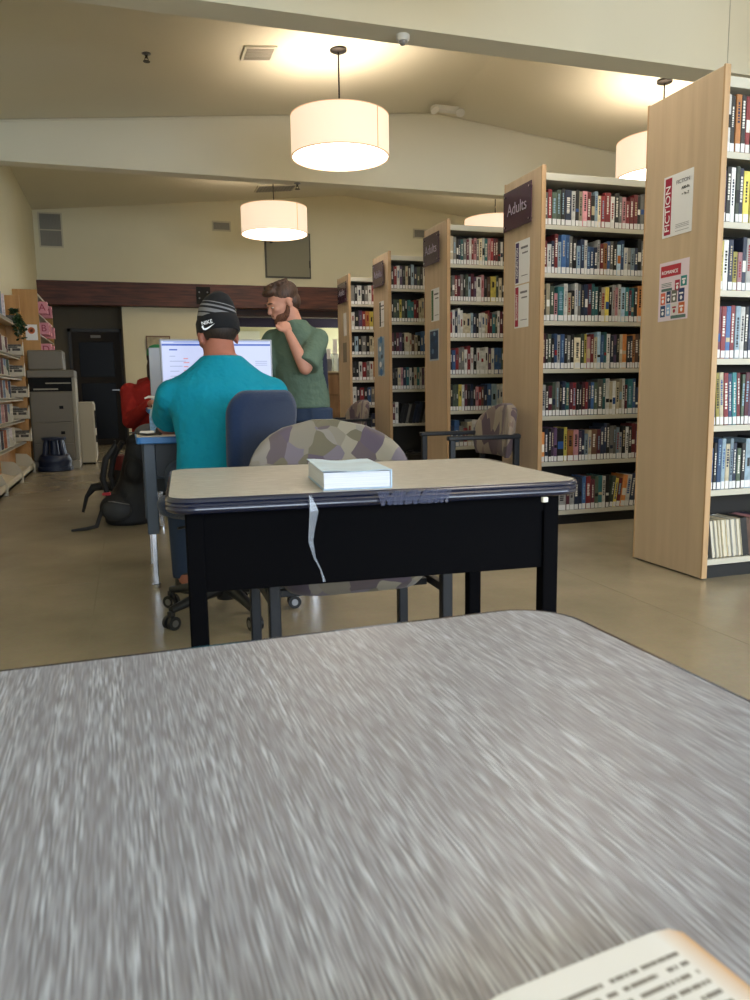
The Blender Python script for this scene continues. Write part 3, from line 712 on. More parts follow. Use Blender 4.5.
b = MB(); b.box(.40, .415, -.372, -.36, .69, .703, .002); lab(b.build('clip', WHITEPL, tf), 'tiny white clip under the right end of the edge')
# peeling tape hanging from the edge
pts = [(-.198, -.379, .738), (-.19, -.383, .70), (-.196, -.385, .665), (-.2, -.384, .63), (-.192, -.386, .59), (-.178, -.385, .56), (-.17, -.386, .53)]
ws = [.006, .022, .016, .012, .006, .004, .007]
b = MB(); L_, R_ = [], []
V = [[b.bm.verts.new(Vector(p) + Vector((s*w_, .003*s, 0))) for s in (-.5, .5)] + [b.bm.verts.new(Vector(p) + Vector((s*w_, .003*s-.0008, 0))) for s in (.5, -.5)] for p, w_ in zip(pts, ws)]
b.skin(V)
o = b.build('tape_strip', mat('crumpled_clear_tape', '#8f97a6', .15, spec=.9, alpha=.4)); o.location = tf.location; o.rotation_euler = tf.rotation_euler
tag(o, 'torn strip of clear tape dangling from the navy table edge', 'tape')

# thick paperback on the far table
t = thing('paperback_book', 'thick white paperback with a pale blue cover lying on the far study table', 'book', (.54, 1.94, .7412), R(-6))
b = MB(); b.box(-.083, .083, -.165, .14, .002, .042, .002); b.build('page_block', PAGEW, t)
b = MB(); BLC = mat('sky_blue_glossy_cover', '#bcd8f2', .3, spec=.5, var=.15, vscale=9)
b.box(-.085, .086, -.168, .142, 0, .0015)
g = 8; ring = []
VV = [[b.bm.verts.new((-.087+.174*i/g, -.168+.31*j/g, .0435 + .006*max(0, (1-i/3))*(.3+.7*j/g) + .0015*math.sin(i*1.1))) for i in range(g+1)] for j in range(g+1)]
VT = [[b.bm.verts.new(v.co + Vector((0, 0, .0009))) for v in r_] for r_ in VV]
for j in range(g):
    for i in range(g):
        b.bm.faces.new((VV[j][i], VV[j+1][i], VV[j+1][i+1], VV[j][i+1])); b.bm.faces.new((VT[j][i], VT[j][i+1], VT[j+1][i+1], VT[j+1][i]))
def rim(a, c): 
    for i in range(g): b.bm.faces.new((a[i], a[i+1], c[i+1], c[i]))
rim(VV[0], VT[0]); rim(VT[g], VV[g]); rim([r_[0] for r_ in VT], [r_[0] for r_ in VV]); rim([r_[g] for r_ in VV], [r_[g] for r_ in VT])
b.box(.083, .086, -.168, .142, 0, .043)
b.build('cover', BLC, t, smooth=30)

# open book, near right: only the top right page corner is in the frame
def print_mat():
    m = bpy.data.materials.new('printed_page'); m.use_nodes = True; nt = m.node_tree; bs = nt.nodes['Principled BSDF']; bs.inputs['Roughness'].default_value = .8
    tc = nt.nodes.new('ShaderNodeTexCoord'); sep = nt.nodes.new('ShaderNodeSeparateXYZ'); nt.links.new(tc.outputs['Object'], sep.inputs[0])
    def mth(op, a, b_=None, c=None):
        n = nt.nodes.new('ShaderNodeMath'); n.operation = op
        for i, v in enumerate((a, b_, c)):
            if v is None: continue
            if isinstance(v, (int, float)): n.inputs[i].default_value = v
            else: nt.links.new(v, n.inputs[i])
        return n.outputs[0]
    ly = mth('DIVIDE', sep.outputs['Y'], .0052); fr = mth('FRACT', ly); line = mth('LESS_THAN', mth('ABSOLUTE', mth('SUBTRACT', fr, .5)), .2)
    row = mth('FLOOR', ly)
    cmb = nt.nodes.new('ShaderNodeCombineXYZ'); nt.links.new(mth('MULTIPLY', sep.outputs['X'], 130), cmb.inputs[0]); nt.links.new(mth('MULTIPLY', row, 7.3), cmb.inputs[1])
    wn = nt.nodes.new('ShaderNodeTexNoise'); wn.inputs['Scale'].default_value = 1; wn.inputs['Detail'].default_value = 0; nt.links.new(cmb.outputs[0], wn.inputs['Vector'])
    word = mth('GREATER_THAN', wn.outputs['Fac'], .36)
    cmb2 = nt.nodes.new('ShaderNodeCombineXYZ'); nt.links.new(mth('MULTIPLY', sep.outputs['X'], 900), cmb2.inputs[0]); nt.links.new(mth('MULTIPLY', row, 3.1), cmb2.inputs[1])
    w2 = nt.nodes.new('ShaderNodeTexNoise'); w2.inputs['Scale'].default_value = 1; w2.inputs['Detail'].default_value = 0; nt.links.new(cmb2.outputs[0], w2.inputs['Vector'])
    letter = mth('GREATER_THAN', w2.outputs['Fac'], .3)
    inm = mth('MULTIPLY', mth('LESS_THAN', sep.outputs['X'], .101), mth('GREATER_THAN', sep.outputs['X'], .012))
    iny = mth('LESS_THAN', sep.outputs['Y'], -.009)
    fac = mth('MULTIPLY', mth('MULTIPLY', mth('MULTIPLY', line, word), letter), mth('MULTIPLY', inm, iny))
    edge = nt.nodes.new('ShaderNodeMapRange'); edge.inputs['From Min'].default_value = .1; edge.inputs['From Max'].default_value = .117
    nt.links.new(sep.outputs['X'], edge.inputs['Value'])
    m1 = nt.nodes.new('ShaderNodeMix'); m1.data_type = 'RGBA'; m1.inputs['A'].default_value = lin('#d6d6d8'); m1.inputs['B'].default_value = lin('#c09a72'); nt.links.new(edge.outputs[0], m1.inputs['Factor'])
    m2 = nt.nodes.new('ShaderNodeMix'); m2.data_type = 'RGBA'; nt.links.new(fac, m2.inputs['Factor']); nt.links.new(m1.outputs['Result'], m2.inputs['A']); m2.inputs['B'].default_value = lin('#7d7976')
    nt.links.new(m2.outputs['Result'], bs.inputs['Base Color']); return m
ob = thing('open_book', 'open book with yellowed page edges lying at the lower right of the near table', 'book', (.091, .2235, .742), R(7))
PM = print_mat(); YEL = mat('yellowed_page_edges', '#b8956c', .9)
for s in (1, -1):
    b = MB(); n = 14; prof = [(.118*i/n, .004 + .014*math.sin(min(1, (i/n)*4)*PI/2) - .006*max(0, (i/n-.86)/.14)**2) for i in range(n+1)]
    tpv = [[b.bm.verts.new((s*x, y, z)) for x, z in prof] for y in (-.18, 0)]; btv = [[b.bm.verts.new((s*x, y, .0015)) for x, z in prof] for y in (-.18, 0)]
    for i in range(n):
        f = b.bm.faces.new((tpv[0][i], tpv[0][i+1], tpv[1][i+1], tpv[1][i])); f.material_index = 0
        f = b.bm.faces.new((btv[0][i], btv[1][i], btv[1][i+1], btv[0][i+1])); f.material_index = 1
        for e in (0, 1): f = b.bm.faces.new((tpv[e][i], tpv[e][i+1], btv[e][i+1], btv[e][i])); f.material_index = 1
    for i in (0, n): f = b.bm.faces.new((tpv[0][i], tpv[1][i], btv[1][i], btv[0][i])); f.material_index = 1
    b.build('pages', [PM, YEL], ob, smooth=30)
MB().box(-.122, .122, -.183, .002, 0, .0014).build('cover', mat('dark_red_cover', '#5a2420', .6), ob)

# ------------------------------------------------------------------ patterned guest armchairs
def armchair(lb, loc, rz, fab, grp=None):
    """faces local -Y"""
    t = thing('guest_armchair', lb, 'chair', loc, rz, grp)
    for sx in (-1, 1):
        b = MB(); b.box(sx*.295-.019, sx*.295+.019, -.26, -.222, 0, .64, .005); b.build('leg', CHBLK, t)
        b = MB(); b.box(sx*.295-.019, sx*.295+.019, .205, .243, 0, .67, .005); b.build('leg', CHBLK, t)
        b = MB(); b.box(sx*.295-.025, sx*.295+.025, -.275, .25, .635, .665, .008); b.build('armrest', CHBLK, t)
        b = MB(); b.box(sx*.295-.012, sx*.295+.012, -.23, .21, .29, .32, .003); b.build('side_rail', CHBLK, t)
    for yy in (-.1, .12): b = MB(); b.box(-.28, .28, yy, yy+.03, .285, .31, .003); b.build('seat_frame', CHBLK, t)
    # seat cushion, front edge bowed
    b = MB(); rings = []
    for z, sc_ in ((.3, .7), (.312, .88), (.34, .97), (.38, 1), (.42, 1), (.45, .96), (.462, .85)):
        pr = []
        for x, y in rrect(.52, .5, .12, 6): pr.append(b.bm.verts.new((x*sc_, y*sc_ - .0, z + (.012 if z > .4 else 0)*(1-(x/.26)**2)*(1-(y/.25)**2))))
        rings.append(pr)
    b.skin(rings); b.build('seat', fab, t, smooth=60)
    # curved back, rounded arch outline
    b = MB(); nx, nz = 22, 14; F, K = [], []
    for j in range(nz+1):
        rowf, rowk = [], []
        v = j/nz
        hw = .31 * (math.sqrt(max(0, 1 - max(0, (v-.42)/.585)**2.3)) if v > .42 else 1 - .14*(1 - v/.42)**2)
        for i in range(nx+1):
            s = -1 + 2*i/nx; x = hw*s; z = .5 + .37*v
            y = .235 - .075*(x/.285)**2*1.0 + .05*v; e = min(1, (1-abs(s))*6, (1-v)*8+.15, v*8+.15); th = .01 + .026*math.sqrt(max(0, e))
            rowf.append(b.bm.verts.new((x, y-th, z))); rowk.append(b.bm.verts.new((x, y+th, z)))
        F.append(rowf); K.append(rowk)
    for j in range(nz):
        for i in range(nx):
            b.bm.faces.new((F[j][i], F[j][i+1], F[j+1][i+1], F[j+1][i])); b.bm.faces.new((K[j][i], K[j+1][i], K[j+1][i+1], K[j][i+1]))
        b.bm.faces.new((F[j][0], F[j+1][0], K[j+1][0], K[j][0])); b.bm.faces.new((F[j][nx], K[j][nx], K[j+1][nx], F[j+1][nx]))
    for i in range(nx):
        b.bm.faces.new((F[0][i], K[0][i], K[0][i+1], F[0][i+1])); b.bm.faces.new((F[nz][i], F[nz][i+1], K[nz][i+1], K[nz][i]))
    bk = b.build('backrest', fab, t, smooth=60)
    for sx in (-1, 1): b = MB(); b.tube([(sx*.295, .225, .55), (sx*.26, .235, .56), (sx*.2, .25, .58)], .012, 8); b.build('back_bracket', CHBLK, t)
    return t
armchair('patterned guest chair tucked behind the black-panelled study table', (.71, 2.6, 0), R(-1), FAB1)
armchair('purple and taupe armchair against the end of the second bookcase', (2.31, 5.0, 0), R(-93), FAB2)
armchair('dim patterned armchair farther back, against the end of the fourth bookcase', (2.29, 8.4, 0), R(-86), FAB2)

# ------------------------------------------------------------------ blue office chair
def office_chair(lb, loc, rz, fab, backz=(.68, .985), seatz=.5, caster_rot=20):
    t = thing('office_chair', lb, 'office chair', loc, rz)
    bs = MB(); bs.lathe([(.045, .07), (.05, .1), (.045, .15), (.03, .16)], n=20)
    for k in range(5):
        a = R(caster_rot + 72*k); c, s = math.cos(a), math.sin(a)
        bs.tube([(c*.03, s*.03, .12), (c*.16, s*.16, .108), (c*.3, s*.3, .082)], [.03, .024, .016], 10)
    base = bs.build('star_base', PLAST, t, smooth=True)
    for k in range(5):
        a = R(caster_rot + 72*k); c, s = math.cos(a), math.sin(a); ax = Vector((-s, c, 0))
        q = MB(); p = Vector((c*.3, s*.3, .029))
        for sg in (-1, 1): q.cyl(p + ax*(sg*.008), p + ax*(sg*.026), .029, n=20); 
        q.box(p.x-.012, p.x+.012, p.y-.012, p.y+.012, .03, .078, .003)
        cs = q.build('caster', PLAST, t, smooth=30)
        q = MB()
        for sg in (-1, 1): q.cyl(p + ax*(sg*.0265), p + ax*(sg*.028), .015, n=16)
        q.build('wheel_cap', STEEL, cs)
    MB().cyl((0, 0, .15), (0, 0, seatz-.08), .025).build('gas_column', PLAST, t)
    q = MB(); q.box(-.1, .1, -.12, .12, seatz-.085, seatz-.05, .01); q.tube([(.1, 0, seatz-.07), (.26, -.02, seatz-.075)], .006, 8); q.build('tilt_mechanism', PLAST, t)
    q = MB(); rings = []
    for z, s_ in ((seatz-.05, .82), (seatz-.035, .95), (seatz-.01, 1), (seatz+.02, 1), (seatz+.038, .94), (seatz+.045, .8)):
        rings.append([q.bm.verts.new((x*s_, y*s_, z)) for x, y in rrect(.48, .46, .13, 8)])
    q.skin(rings); q.build('seat', fab, t, smooth=60)
    q = MB(); q.tube([(0, .12, seatz-.065), (0, .25, seatz-.06), (0, .275, seatz), (0, .27, backz[0]+.12)], .02, 8); q.build('back_stem', PLAST, t, smooth=True)
    zc = (backz[0]+backz[1])/2; hh = backz[1]-backz[0]; q = MB(); rings = []
    for y, s_ in ((.21, .86), (.218, .95), (.235, 1), (.255, 1), (.27, .94), (.278, .8)):
        rings.append([q.bm.verts.new((x*s_, y - .25*(x*x) + (z/hh)*.03, zc + z*s_)) for x, z in [(p0[0]*(1+.1*p0[1]/hh), p0[1]) for p0 in rrect(.42, hh, .1, 8)]])
    q.skin(rings); q.build('backrest', fab, t, smooth=60)
    return t
office_chair('navy fabric office chair on a five-star base under the man in teal', (.375, 3.37, 0), R(222), BLUFAB, caster_rot=-9, backz=(.6, .985))
office_chair('dark office chair under the person in red', (.205, 6.84, 0), R(0), DARKC)

# ------------------------------------------------------------------ blue-edged desks
BLUE = mat('bright_blue_edge', '#1d6fb4', .4); DTOP = streak('pale_speckled_desk_top', '#c0b5a4', '#d6ccbc', 40, 40, 40, .4)
DLEG = mat('blue_grey_steel', '#3c4859', .4, spec=.5); DMOD = mat('dark_slate_panel', '#10161f', .5)
def desk(lb, loc, W, D, H):
    t = thing('computer_desk', lb, 'desk', loc)
    MB().prism(rrect(W-.01, D-.01, .02), XYZ, H-.03, H).build('tabletop', DTOP, t)
    b = MB(); A = rrect(W-.011, D-.011, .02); B2 = rrect(W, D, .024)
    rings = [[b.bm.verts.new((x, y, z)) for x, y in P_] for P_, z in ((A, H-.0005), (B2, H-.004), (B2, H-.03), (A, H-.034))]
    b.skin(rings, closed=True); lab(b.build('edge_band', BLUE, t), 'bright blue edge band')
    for sx in (-1, 1):
        for sy in (-1, 1):
            x, y = sx*(W/2-.06), sy*(D/2-.1)
            b = MB(); b.box(x-.028, x+.028, y-.022, y+.022, .28, H-.034, .004); lg = b.build('leg', DLEG, t)
            b = MB(); b.box(x-.013, x+.013, y-.012, y+.012, .02, .3, .003); b.cyl((x, y, 0), (x, y, .02), .022, n=16); b.build('leg_insert', CHROME, lg)
            b = MB()
            for k in range(12): b.box(x+.0285, x+.0292, y-.005, y+.005, .3+k*.028, .312+k*.028)
            b.build('height_holes', BLACKB, lg)
    b = MB()
    b.box(-W/2+.09, W/2-.09, -D/2+.09, -D/2+.11, H-.2, H-.034); b.build('front_apron', DMOD, t); b = MB(); b.box(-W/2+.05, W/2-.05, D/2-.12, D/2-.105, H-.34, H-.034); b.build('modesty_panel', DMOD, t)
    b = MB(); b.box(-W/2+.09, W/2-.09, -.02, .02, H-.24, H-.2)
    for sx in (-1, 1): b.box(sx*(W/2-.06)-.015, sx*(W/2-.06)+.015, -D/2+.1, D/2-.1, H-.075, H-.034)
    b.build('crossbar', DLEG, t)
    return t
desk('blue-edged computer desk in front of the man in teal', (.50, 4.2, 0), .94, .7, .77)
desk('second blue-edged desk behind the first, where the person in red sits', (.62, 5.93, 0), .97, .66, .87)

# monitors
SCR = mat('lit_monitor_screen', '#15161a', .3, emit='#ccd5fa', es=.68); SBL = mat('screen_blue_bar', '#15161a', .3, emit='#1f52c4', es=.6)
SGR = mat('screen_grey_text', '#15161a', .3, emit='#8d98c4', es=.6); SRD = mat('screen_red_mark', '#15161a', .3, emit='#e28d95', es=.65)
SLB = mat('screen_light_bar', '#15161a', .3, emit='#a3b4ee', es=.6)
def monitor(lb, loc, rz, W, H, z0, facing_lit=True):
    t = thing('computer_monitor', lb, 'monitor', loc, rz)
    b = MB(); b.box(-W/2, W/2, -.012, .02, z0, z0+H, .004); b.build('housing', mat('silver_grey_plastic', '#8d9099', .35), t)
    b = MB(); b.box(-W/2+.01, W/2-.01, -.014, -.012, z0+.018, z0+H-.01); s = b.build('screen', SCR if facing_lit else SCR, t)
    def r(nm, m_, x0, x1, za, zb): MB().box(-W/2+x0*W, -W/2+x1*W, -.0148, -.014, z0+H*za, z0+H*zb).build(nm, m_, s)
    r('title_bar', SLB, .03, .97, .955, .97); r('menu_bar', SBL, .018, .982, .9, .93); r('search_field', SLB, .12, .5, .945, .965)
    r('heading', SBL, .08, .15, .83, .85)
    for i in range(7): r('text_line', SGR, .08, .08+.05+.03*((i*7) % 4), .74-.075*i, .748-.075*i)
    for i in range(4): r('marked_line', SRD, .2, .24+.01*(i % 2), .7-.06*i, .715-.06*i)
    for i in range(3): r('text_line', SGR, .84, .95, .66-.03*i, .668-.03*i)
    b = MB(); b.box(-.03, .03, .02, .045, loc_z(loc, z0)*0 + .02, z0+H*.5, .004); b.build('stand_neck', MATS['silver_grey_plastic'], t)
    b = MB(); b.box(-.13, .13, -.06, .12, 0, .014, .005); b.build('stand_foot', MATS['silver_grey_plastic'], t)
    return t
def loc_z(l, z): return z
monitor('wide lit monitor with blue header in front of the man in teal', (.492, 4.4, .77), 0, .615, .36, .14)
monitor('monitor seen from behind, left of the lit one, before the person in red', (.475, 5.78, .87), PI, .62, .37, .06)

# desk clutter
t = thing('sanitizer_bottle', 'clear pump bottle of hand sanitizer with a white nozzle on the blue-edged desk', 'bottle', (.135, 4.12, .771))
MB().lathe([(.028, 0), (.031, .006), (.031, .1), (.024, .125), (.012, .135)], n=24).build('bottle_body', mat('clear_blue_gel', '#9fb6cc', .15, spec=.7), t, smooth=True)
MB().lathe([(.0315, .02), (.0315, .09)], n=24, caps=False).build('front_label', mat('blue_white_label', '#7ba2d0', .5, var=.4, vscale=60), t)
b = MB(); b.lathe([(.014, .134), (.014, .152), (.005, .154), (.005, .18), (.012, .182), (.012, .19)], n=16); b.tube([(0, 0, .187), (-.03, 0, .19), (-.05, 0, .182)], [.007, .006, .004], 8); b.build('pump', WHITEPL, t, smooth=True)
t = thing('lotion_bottle', 'small pink-orange squeeze bottle beside the teal sleeve on the desk', 'bottle', (.185, 4.02, .771))
MB().loft([((0, 0, 0), .024, .016), ((0, 0, .05), .026, .016), ((0, 0, .085), .022, .012), ((0, 0, .092), .01, .008)]).build('bottle_body', mat('orange_pink_plastic', '#c98a72', .3), t, smooth=True)
MB().loft([((0, 0, .091), .013, .012), ((0, 0, .12), .012, .011)]).build('cap', mat('lilac_plastic', '#c5b6cf', .4), t, smooth=True)
t = thing('snack_pouch', 'red-lidded small tub on the desk behind the pump bottle', 'tub', (.205, 4.3, .771))
MB().lathe([(.035, 0), (.04, .06)], n=24).build('tub_body', WHITEPL, t); MB().lathe([(.043, .06), (.043, .078)], n=24).build('lid', mat('red_plastic', '#a3202c', .4), t); t.name = 'lidded_tub'
t = thing('glucose_meter', 'white handheld device with black strap at the left front of the blue-edged desk', 'device', (.085, 4.0, .771))
b = MB(); b.box(-.035, .035, -.02, .02, 0, .022, .007); b.build('device_body', WHITEPL, t, smooth=True)
b = MB(); b.tube([(-.04, -.024, .01), (0, -.03, .006), (.05, -.02, .008), (.06, .0, .01), (.045, .03, .008), (-.02, .032, .008), (-.05, .01, .012)], .005, 8, closed=True); b.build('strap', PLAST, t, smooth=True)
MB().ell((.062, -.008, .022), (.022, .012, .022)).build('dial', PLAST, t, smooth=True); t.name = 'handheld_device'
t = thing('folded_cap', 'grey cloth cap lying behind the white device on the desk', 'cap', (.1, 4.22, .771))
MB().ell((0, 0, .0), (.075, .06, .05)).build('crown', mat('grey_cloth', '#4b4a4c', .95, bump=.3, bscale=60), t, smooth=True)
b = MB(); b.loft([((-.05, -.05, .004), .05, .03), ((-.055, -.055, .01), .048, .028)]); b.build('brim', MATS['grey_cloth'], t, smooth=True)
# trim crown below desk level
for ch in t.children:
    me = ch.data
    for v in me.vertices:
        if v.co.z < 0: v.co.z = 0

# ------------------------------------------------------------------ people
def head(b, M3, c, s=1.0, nose=True):
    """face towards local -Y"""
    def P(x, y, z): return c + M3 @ (Vector((x, y, z))*s)
    def E(x, y, z, a, bb, cc, rot=None): b.ell(P(x, y, z), (a*s, bb*s, cc*s), (M3 @ rot) if rot else M3)
    E(0, .018, .035, .076, .095, .082); E(0, -.03, .0, .062, .062, .075); E(0, -.035, -.05, .052, .052, .05); E(0, -.058, -.082, .026, .024, .02)
    E(0, -.078, .03, .05, .018, .014)                       # brow
    for sx in (-1, 1):
        E(sx*.034, -.07, -.012, .022, .018, .018)               # cheek
        E(sx*.078, .012, -.005, .009, .019, .031)           # ear
        E(sx*.02, -.084, -.03, .01, .01, .008)
    b.cyl(P(0, -.082, .022), P(0, -.108, -.018), .007*s, .012*s, 10); E(0, -.106, -.02, .014, .012, .01)
    E(0, -.09, -.047, .024, .01, .006); E(0, -.088, -.057, .022, .011, .007)
def hand(b, wrist, d, pn, thumb, s=1.0, curl=(30, 45, 30), w=.08):
    """palm from wrist along d; pn palm normal (fingers curl towards it); thumb side vector"""
    wrist, d, pn = Vector(wrist), Vector(d).normalized(), Vector(pn).normalized(); side = Vector(thumb).normalized()
    side = (side - d*side.dot(d)).normalized(); pn = d.cross(side) if d.cross(side).dot(pn) > 0 else side.cross(d)
    pc = wrist + d*.045*s
    rot = Matrix((side, d, pn)).transposed()
    b.ell(pc, (.039*s, .05*s, .016*s), rot); b.ell(pc + d*.02*s, (.04*s, .03*s, .014*s), rot)
    for k in range(4):
        off = (.029 - .0195*k); ln = (.04, .045, .041, .032)[k]; p = wrist + d*(.082-.004*abs(k-1))*s + side*off*s; a = 0; pts = [p - d*.02*s, p]
        for q, f in zip(curl, (1, .65, .5)):
            a += R(q); dd = d*math.cos(a) + pn*math.sin(a); p = p + dd*ln*f*s; pts.append(p)
        b.tube(pts, [.0095*s, .0092*s, .0086*s, .008*s, .007*s], 10)
    p = wrist + d*.025*s + side*.03*s
    b.tube([p - side*.01*s, p + side*.018*s + d*.015*s + pn*.006*s, p + side*.026*s + d*.04*s + pn*.014*s, p + side*.022*s + d*.062*s + pn*.02*s], [.013*s, .012*s, .0105*s, .008*s], 10)
def limb(b, pts, rad):
    b.tube(pts, rad, 16)
    for p, r in zip(pts, rad): b.ell(p, (r*.99,)*3, n=14)

# --- man in teal, seated, seen from behind
tm = Vector((0, 0, 0))
LOC = (.40, 3.45, 0)
t = thing('person', 'person in a teal t-shirt and striped black beanie, seated at the computer, seen from behind', 'person', LOC)
b = MB(); rz = Matrix.Rotation(R(0), 3, 'Z')
hip = Vector((-.02, -.02, .56)); 
def body_torso(b, g=0.0, neck=True):
    b.loft([((-.02, -.02, .50), .17+g, .13+g), ((-.015, -.01, .6), .185+g, .135+g), ((0, .03, .76), .185+g, .13+g), ((.015, .08, .9), .22+g, .14+g), ((.02, .105, 1.0), .23+g, .125+g), ((.02, .12, 1.05), .185+g, .105+g), ((.022, .13, 1.095), .125+g, .09+g), ((.022, .14, 1.145), .08+g*.4, .08+g*.4)])
body_torso(b)
b.tube([(.02, .13, 1.06), (.015, .145, 1.13), (.012, .165, 1.2)], [.08, .073, .07], 18)
hc = Vector((.012, .195, 1.232)); HM = Matrix.Rotation(R(180+12), 3, 'Z') @ Matrix.Rotation(R(-14), 3, 'X')
HM = Matrix.Rotation(R(180+14), 3, 'Z') @ Matrix.Rotation(R(12), 3, 'X')
head(b, HM, hc, 1.12)
shl, ell_, wrl = Vector((-.2, .12, .965)), Vector((-.225, .36, .83)), Vector((-.1, .47, .81))
shr, elr, wrr = Vector((.24, .12, .97)), Vector((.28, .37, .83)), Vector((.16, .52, .81))
for s_, e_, w_, th in ((shl, ell_, wrl, 1), (shr, elr, wrr, -1)):
    limb(b, [s_, (s_+e_)/2, e_], [.068, .058, .05]); limb(b, [e_, e_.lerp(w_, .4), w_], [.05, .046, .03])
hand(b, wrl, (.5, .75, -.02), (0, 0, -1), (1, -.3, 0), curl=(12, 20, 15)); hand(b, wrr, (-.4, .8, -.02), (0, 0, -1), (-1, -.3, 0), curl=(12, 20, 15))
for sx in (-1, 1):
    limb(b, [(sx*.1-.02, 0, .575), (sx*.13-.02, .22, .58), (sx*.15-.02, .42, .57)], [.095, .085, .065]); limb(b, [(sx*.15-.02, .42, .57), (sx*.15-.02, .44, .35), (sx*.15-.02, .42, .1)], [.062, .058, .042])
    b.loft([((sx*.15-.02, .44, .0), .045, .12), ((sx*.15-.02, .44, .05), .045, .115), ((sx*.15-.02, .41, .09), .04, .06)])
remesh(b, 'body', [SKIN2], t, .008, 4)
b = MB(); body_torso(b, .018)
for s_, e_ in ((shl, ell_), (shr, elr)): 
    m_ = s_.lerp(e_, .78); b.tube([s_ + Vector((0, -.01, .005)), s_.lerp(e_, .3), s_.lerp(e_, .6), m_], [.08, .082, .08, .08], 20); b.ell(s_, (.08, .08, .078))
    b.ell(s_.lerp(Vector((.02, .12, 1.05)), .4), (.12, .085, .07))
# soft folds
rq = random.Random(5)
for k in range(7):
    x = rq.uniform(-.15, .17); z = rq.uniform(.6, .8); b.tube([(x, -.13+abs(x)*.3, z), (x+.03, -.115+abs(x)*.3, z+.1), (x+.02, -.07+abs(x)*.25, z+.2)], [.006, .013, .005], 8)
remesh(b, 'teal_shirt', [TEAL], t, .009, 14)
b = MB()
for sx in (-1, 1):
    b.tube([(sx*.09-.02, -.04, .56), (sx*.1-.02, .0, .575), (sx*.13-.02, .22, .58), (sx*.15-.02, .42, .575)], [.11, .112, .1, .08], 20); b.ell((sx*.15-.02, .42, .575), (.08, .08, .08))
    b.tube([(sx*.15-.02, .42, .57), (sx*.15-.02, .44, .35), (sx*.15-.02, .42, .06)], [.078, .072, .064], 20)
b.ell((-.02, -.03, .57), (.185, .14, .09)); remesh(b, 'trousers', [DENIM], t, .01, 4)
for sx in (-1, 1):
    b = MB(); b.loft([((sx*.15-.02, .46, .0), .05, .14), ((sx*.15-.02, .46, .03), .052, .142), ((sx*.15-.02, .45, .07), .045, .11), ((sx*.15-.02, .42, .1), .042, .06)]); b.build('shoe', PLAST, t, smooth=True)
# hair at the nape, beanie
b = MB(); 
def HP(x, y, z, s=1.12): return hc + HM @ (Vector((x, y, z))*s)
b.ell(HP(0, .03, .02), (.083, .098, .075), HM); remesh(b, 'hair', [HAIRD], t, .008, 3)
def beanie_mat():
    m = bpy.data.materials.new('black_knit_with_grey_stripes'); m.use_nodes = True; nt = m.node_tree; bs = nt.nodes['Principled BSDF']; bs.inputs['Roughness'].default_value = .95
    tc = nt.nodes.new('ShaderNodeTexCoord'); sp = nt.nodes.new('ShaderNodeSeparateXYZ'); nt.links.new(tc.outputs['Object'], sp.inputs[0])
    a = nt.nodes.new('ShaderNodeMath'); a.operation = 'MULTIPLY_ADD'; a.inputs[1].default_value = .22; nt.links.new(sp.outputs['X'], a.inputs[0]); nt.links.new(sp.outputs['Z'], a.inputs[2])
    mr = nt.nodes.new('ShaderNodeMapRange'); mr.inputs['From Min'].default_value = 1.29; mr.inputs['From Max'].default_value = 1.425; nt.links.new(a.outputs[0], mr.inputs['Value'])
    r = nt.nodes.new('ShaderNodeValToRGB'); r.color_ramp.interpolation = 'CONSTANT'; e = r.color_ramp.elements
    st = [(0, 0), (.13, 1), (.25, 0), (.3, 1), (.42, 0), (.5, 1), (.56, 0), (.64, 1), (.67, 0)]
    while len(e) < len(st): e.new(.5)
    for i, (p, k) in enumerate(st): e[i].position = p; e[i].color = lin('#77777c') if k else lin('#0d0e14')
    nt.links.new(mr.outputs[0], r.inputs['Fac']); nt.links.new(r.outputs['Color'], bs.inputs['Base Color']); return m
b = MB(); b.loft([(HP(0, .02, .03), .086, .105, HM), (HP(0, .02, .08), .088, .106, HM), (HP(0, .03, .12), .078, .094, HM), (HP(0, .045, .15), .055, .066, HM), (HP(0, .055, .165), .025, .03, HM)]); bn = remesh(b, 'beanie', [beanie_mat()], t, .006, 4)
BK = mat('black_rib_knit', '#0b0d14', .95, bump=.3, bscale=300)
b = MB(); b.loft([(HP(0, .02, .005), .09, .11, HM), (HP(0, .02, .012), .096, .116, HM), (HP(0, .02, .055), .096, .116, HM), (HP(0, .02, .068), .09, .11, HM)]); b.build('beanie_cuff', BK, bn, smooth=50)
# emblem on the cuff: block letters over a curved tick
WLG = mat('white_embroidery', '#e6e8ee', .8)
eo = text('emblem_lettering', 'NIKE', .023, WLG, bn, (-.046, .0545, 1.284), (R(90), R(-14), R(-4)), ext=.001)
b = MB(); sw = [(-.028, .006), (-.024, -.008), (-.014, -.012), (0, -.008), (.034, .008), (.004, -.001), (-.008, -.004), (-.017, -.003), (-.02, .003), (-.018, .011)]
b.prism(sw, lambda u, v, w: (u, w, v), -.001, .001); b.build('emblem_tick', WLG, bn, (-.042, .0545, 1.266), rot=(0, R(-14), R(-4)))
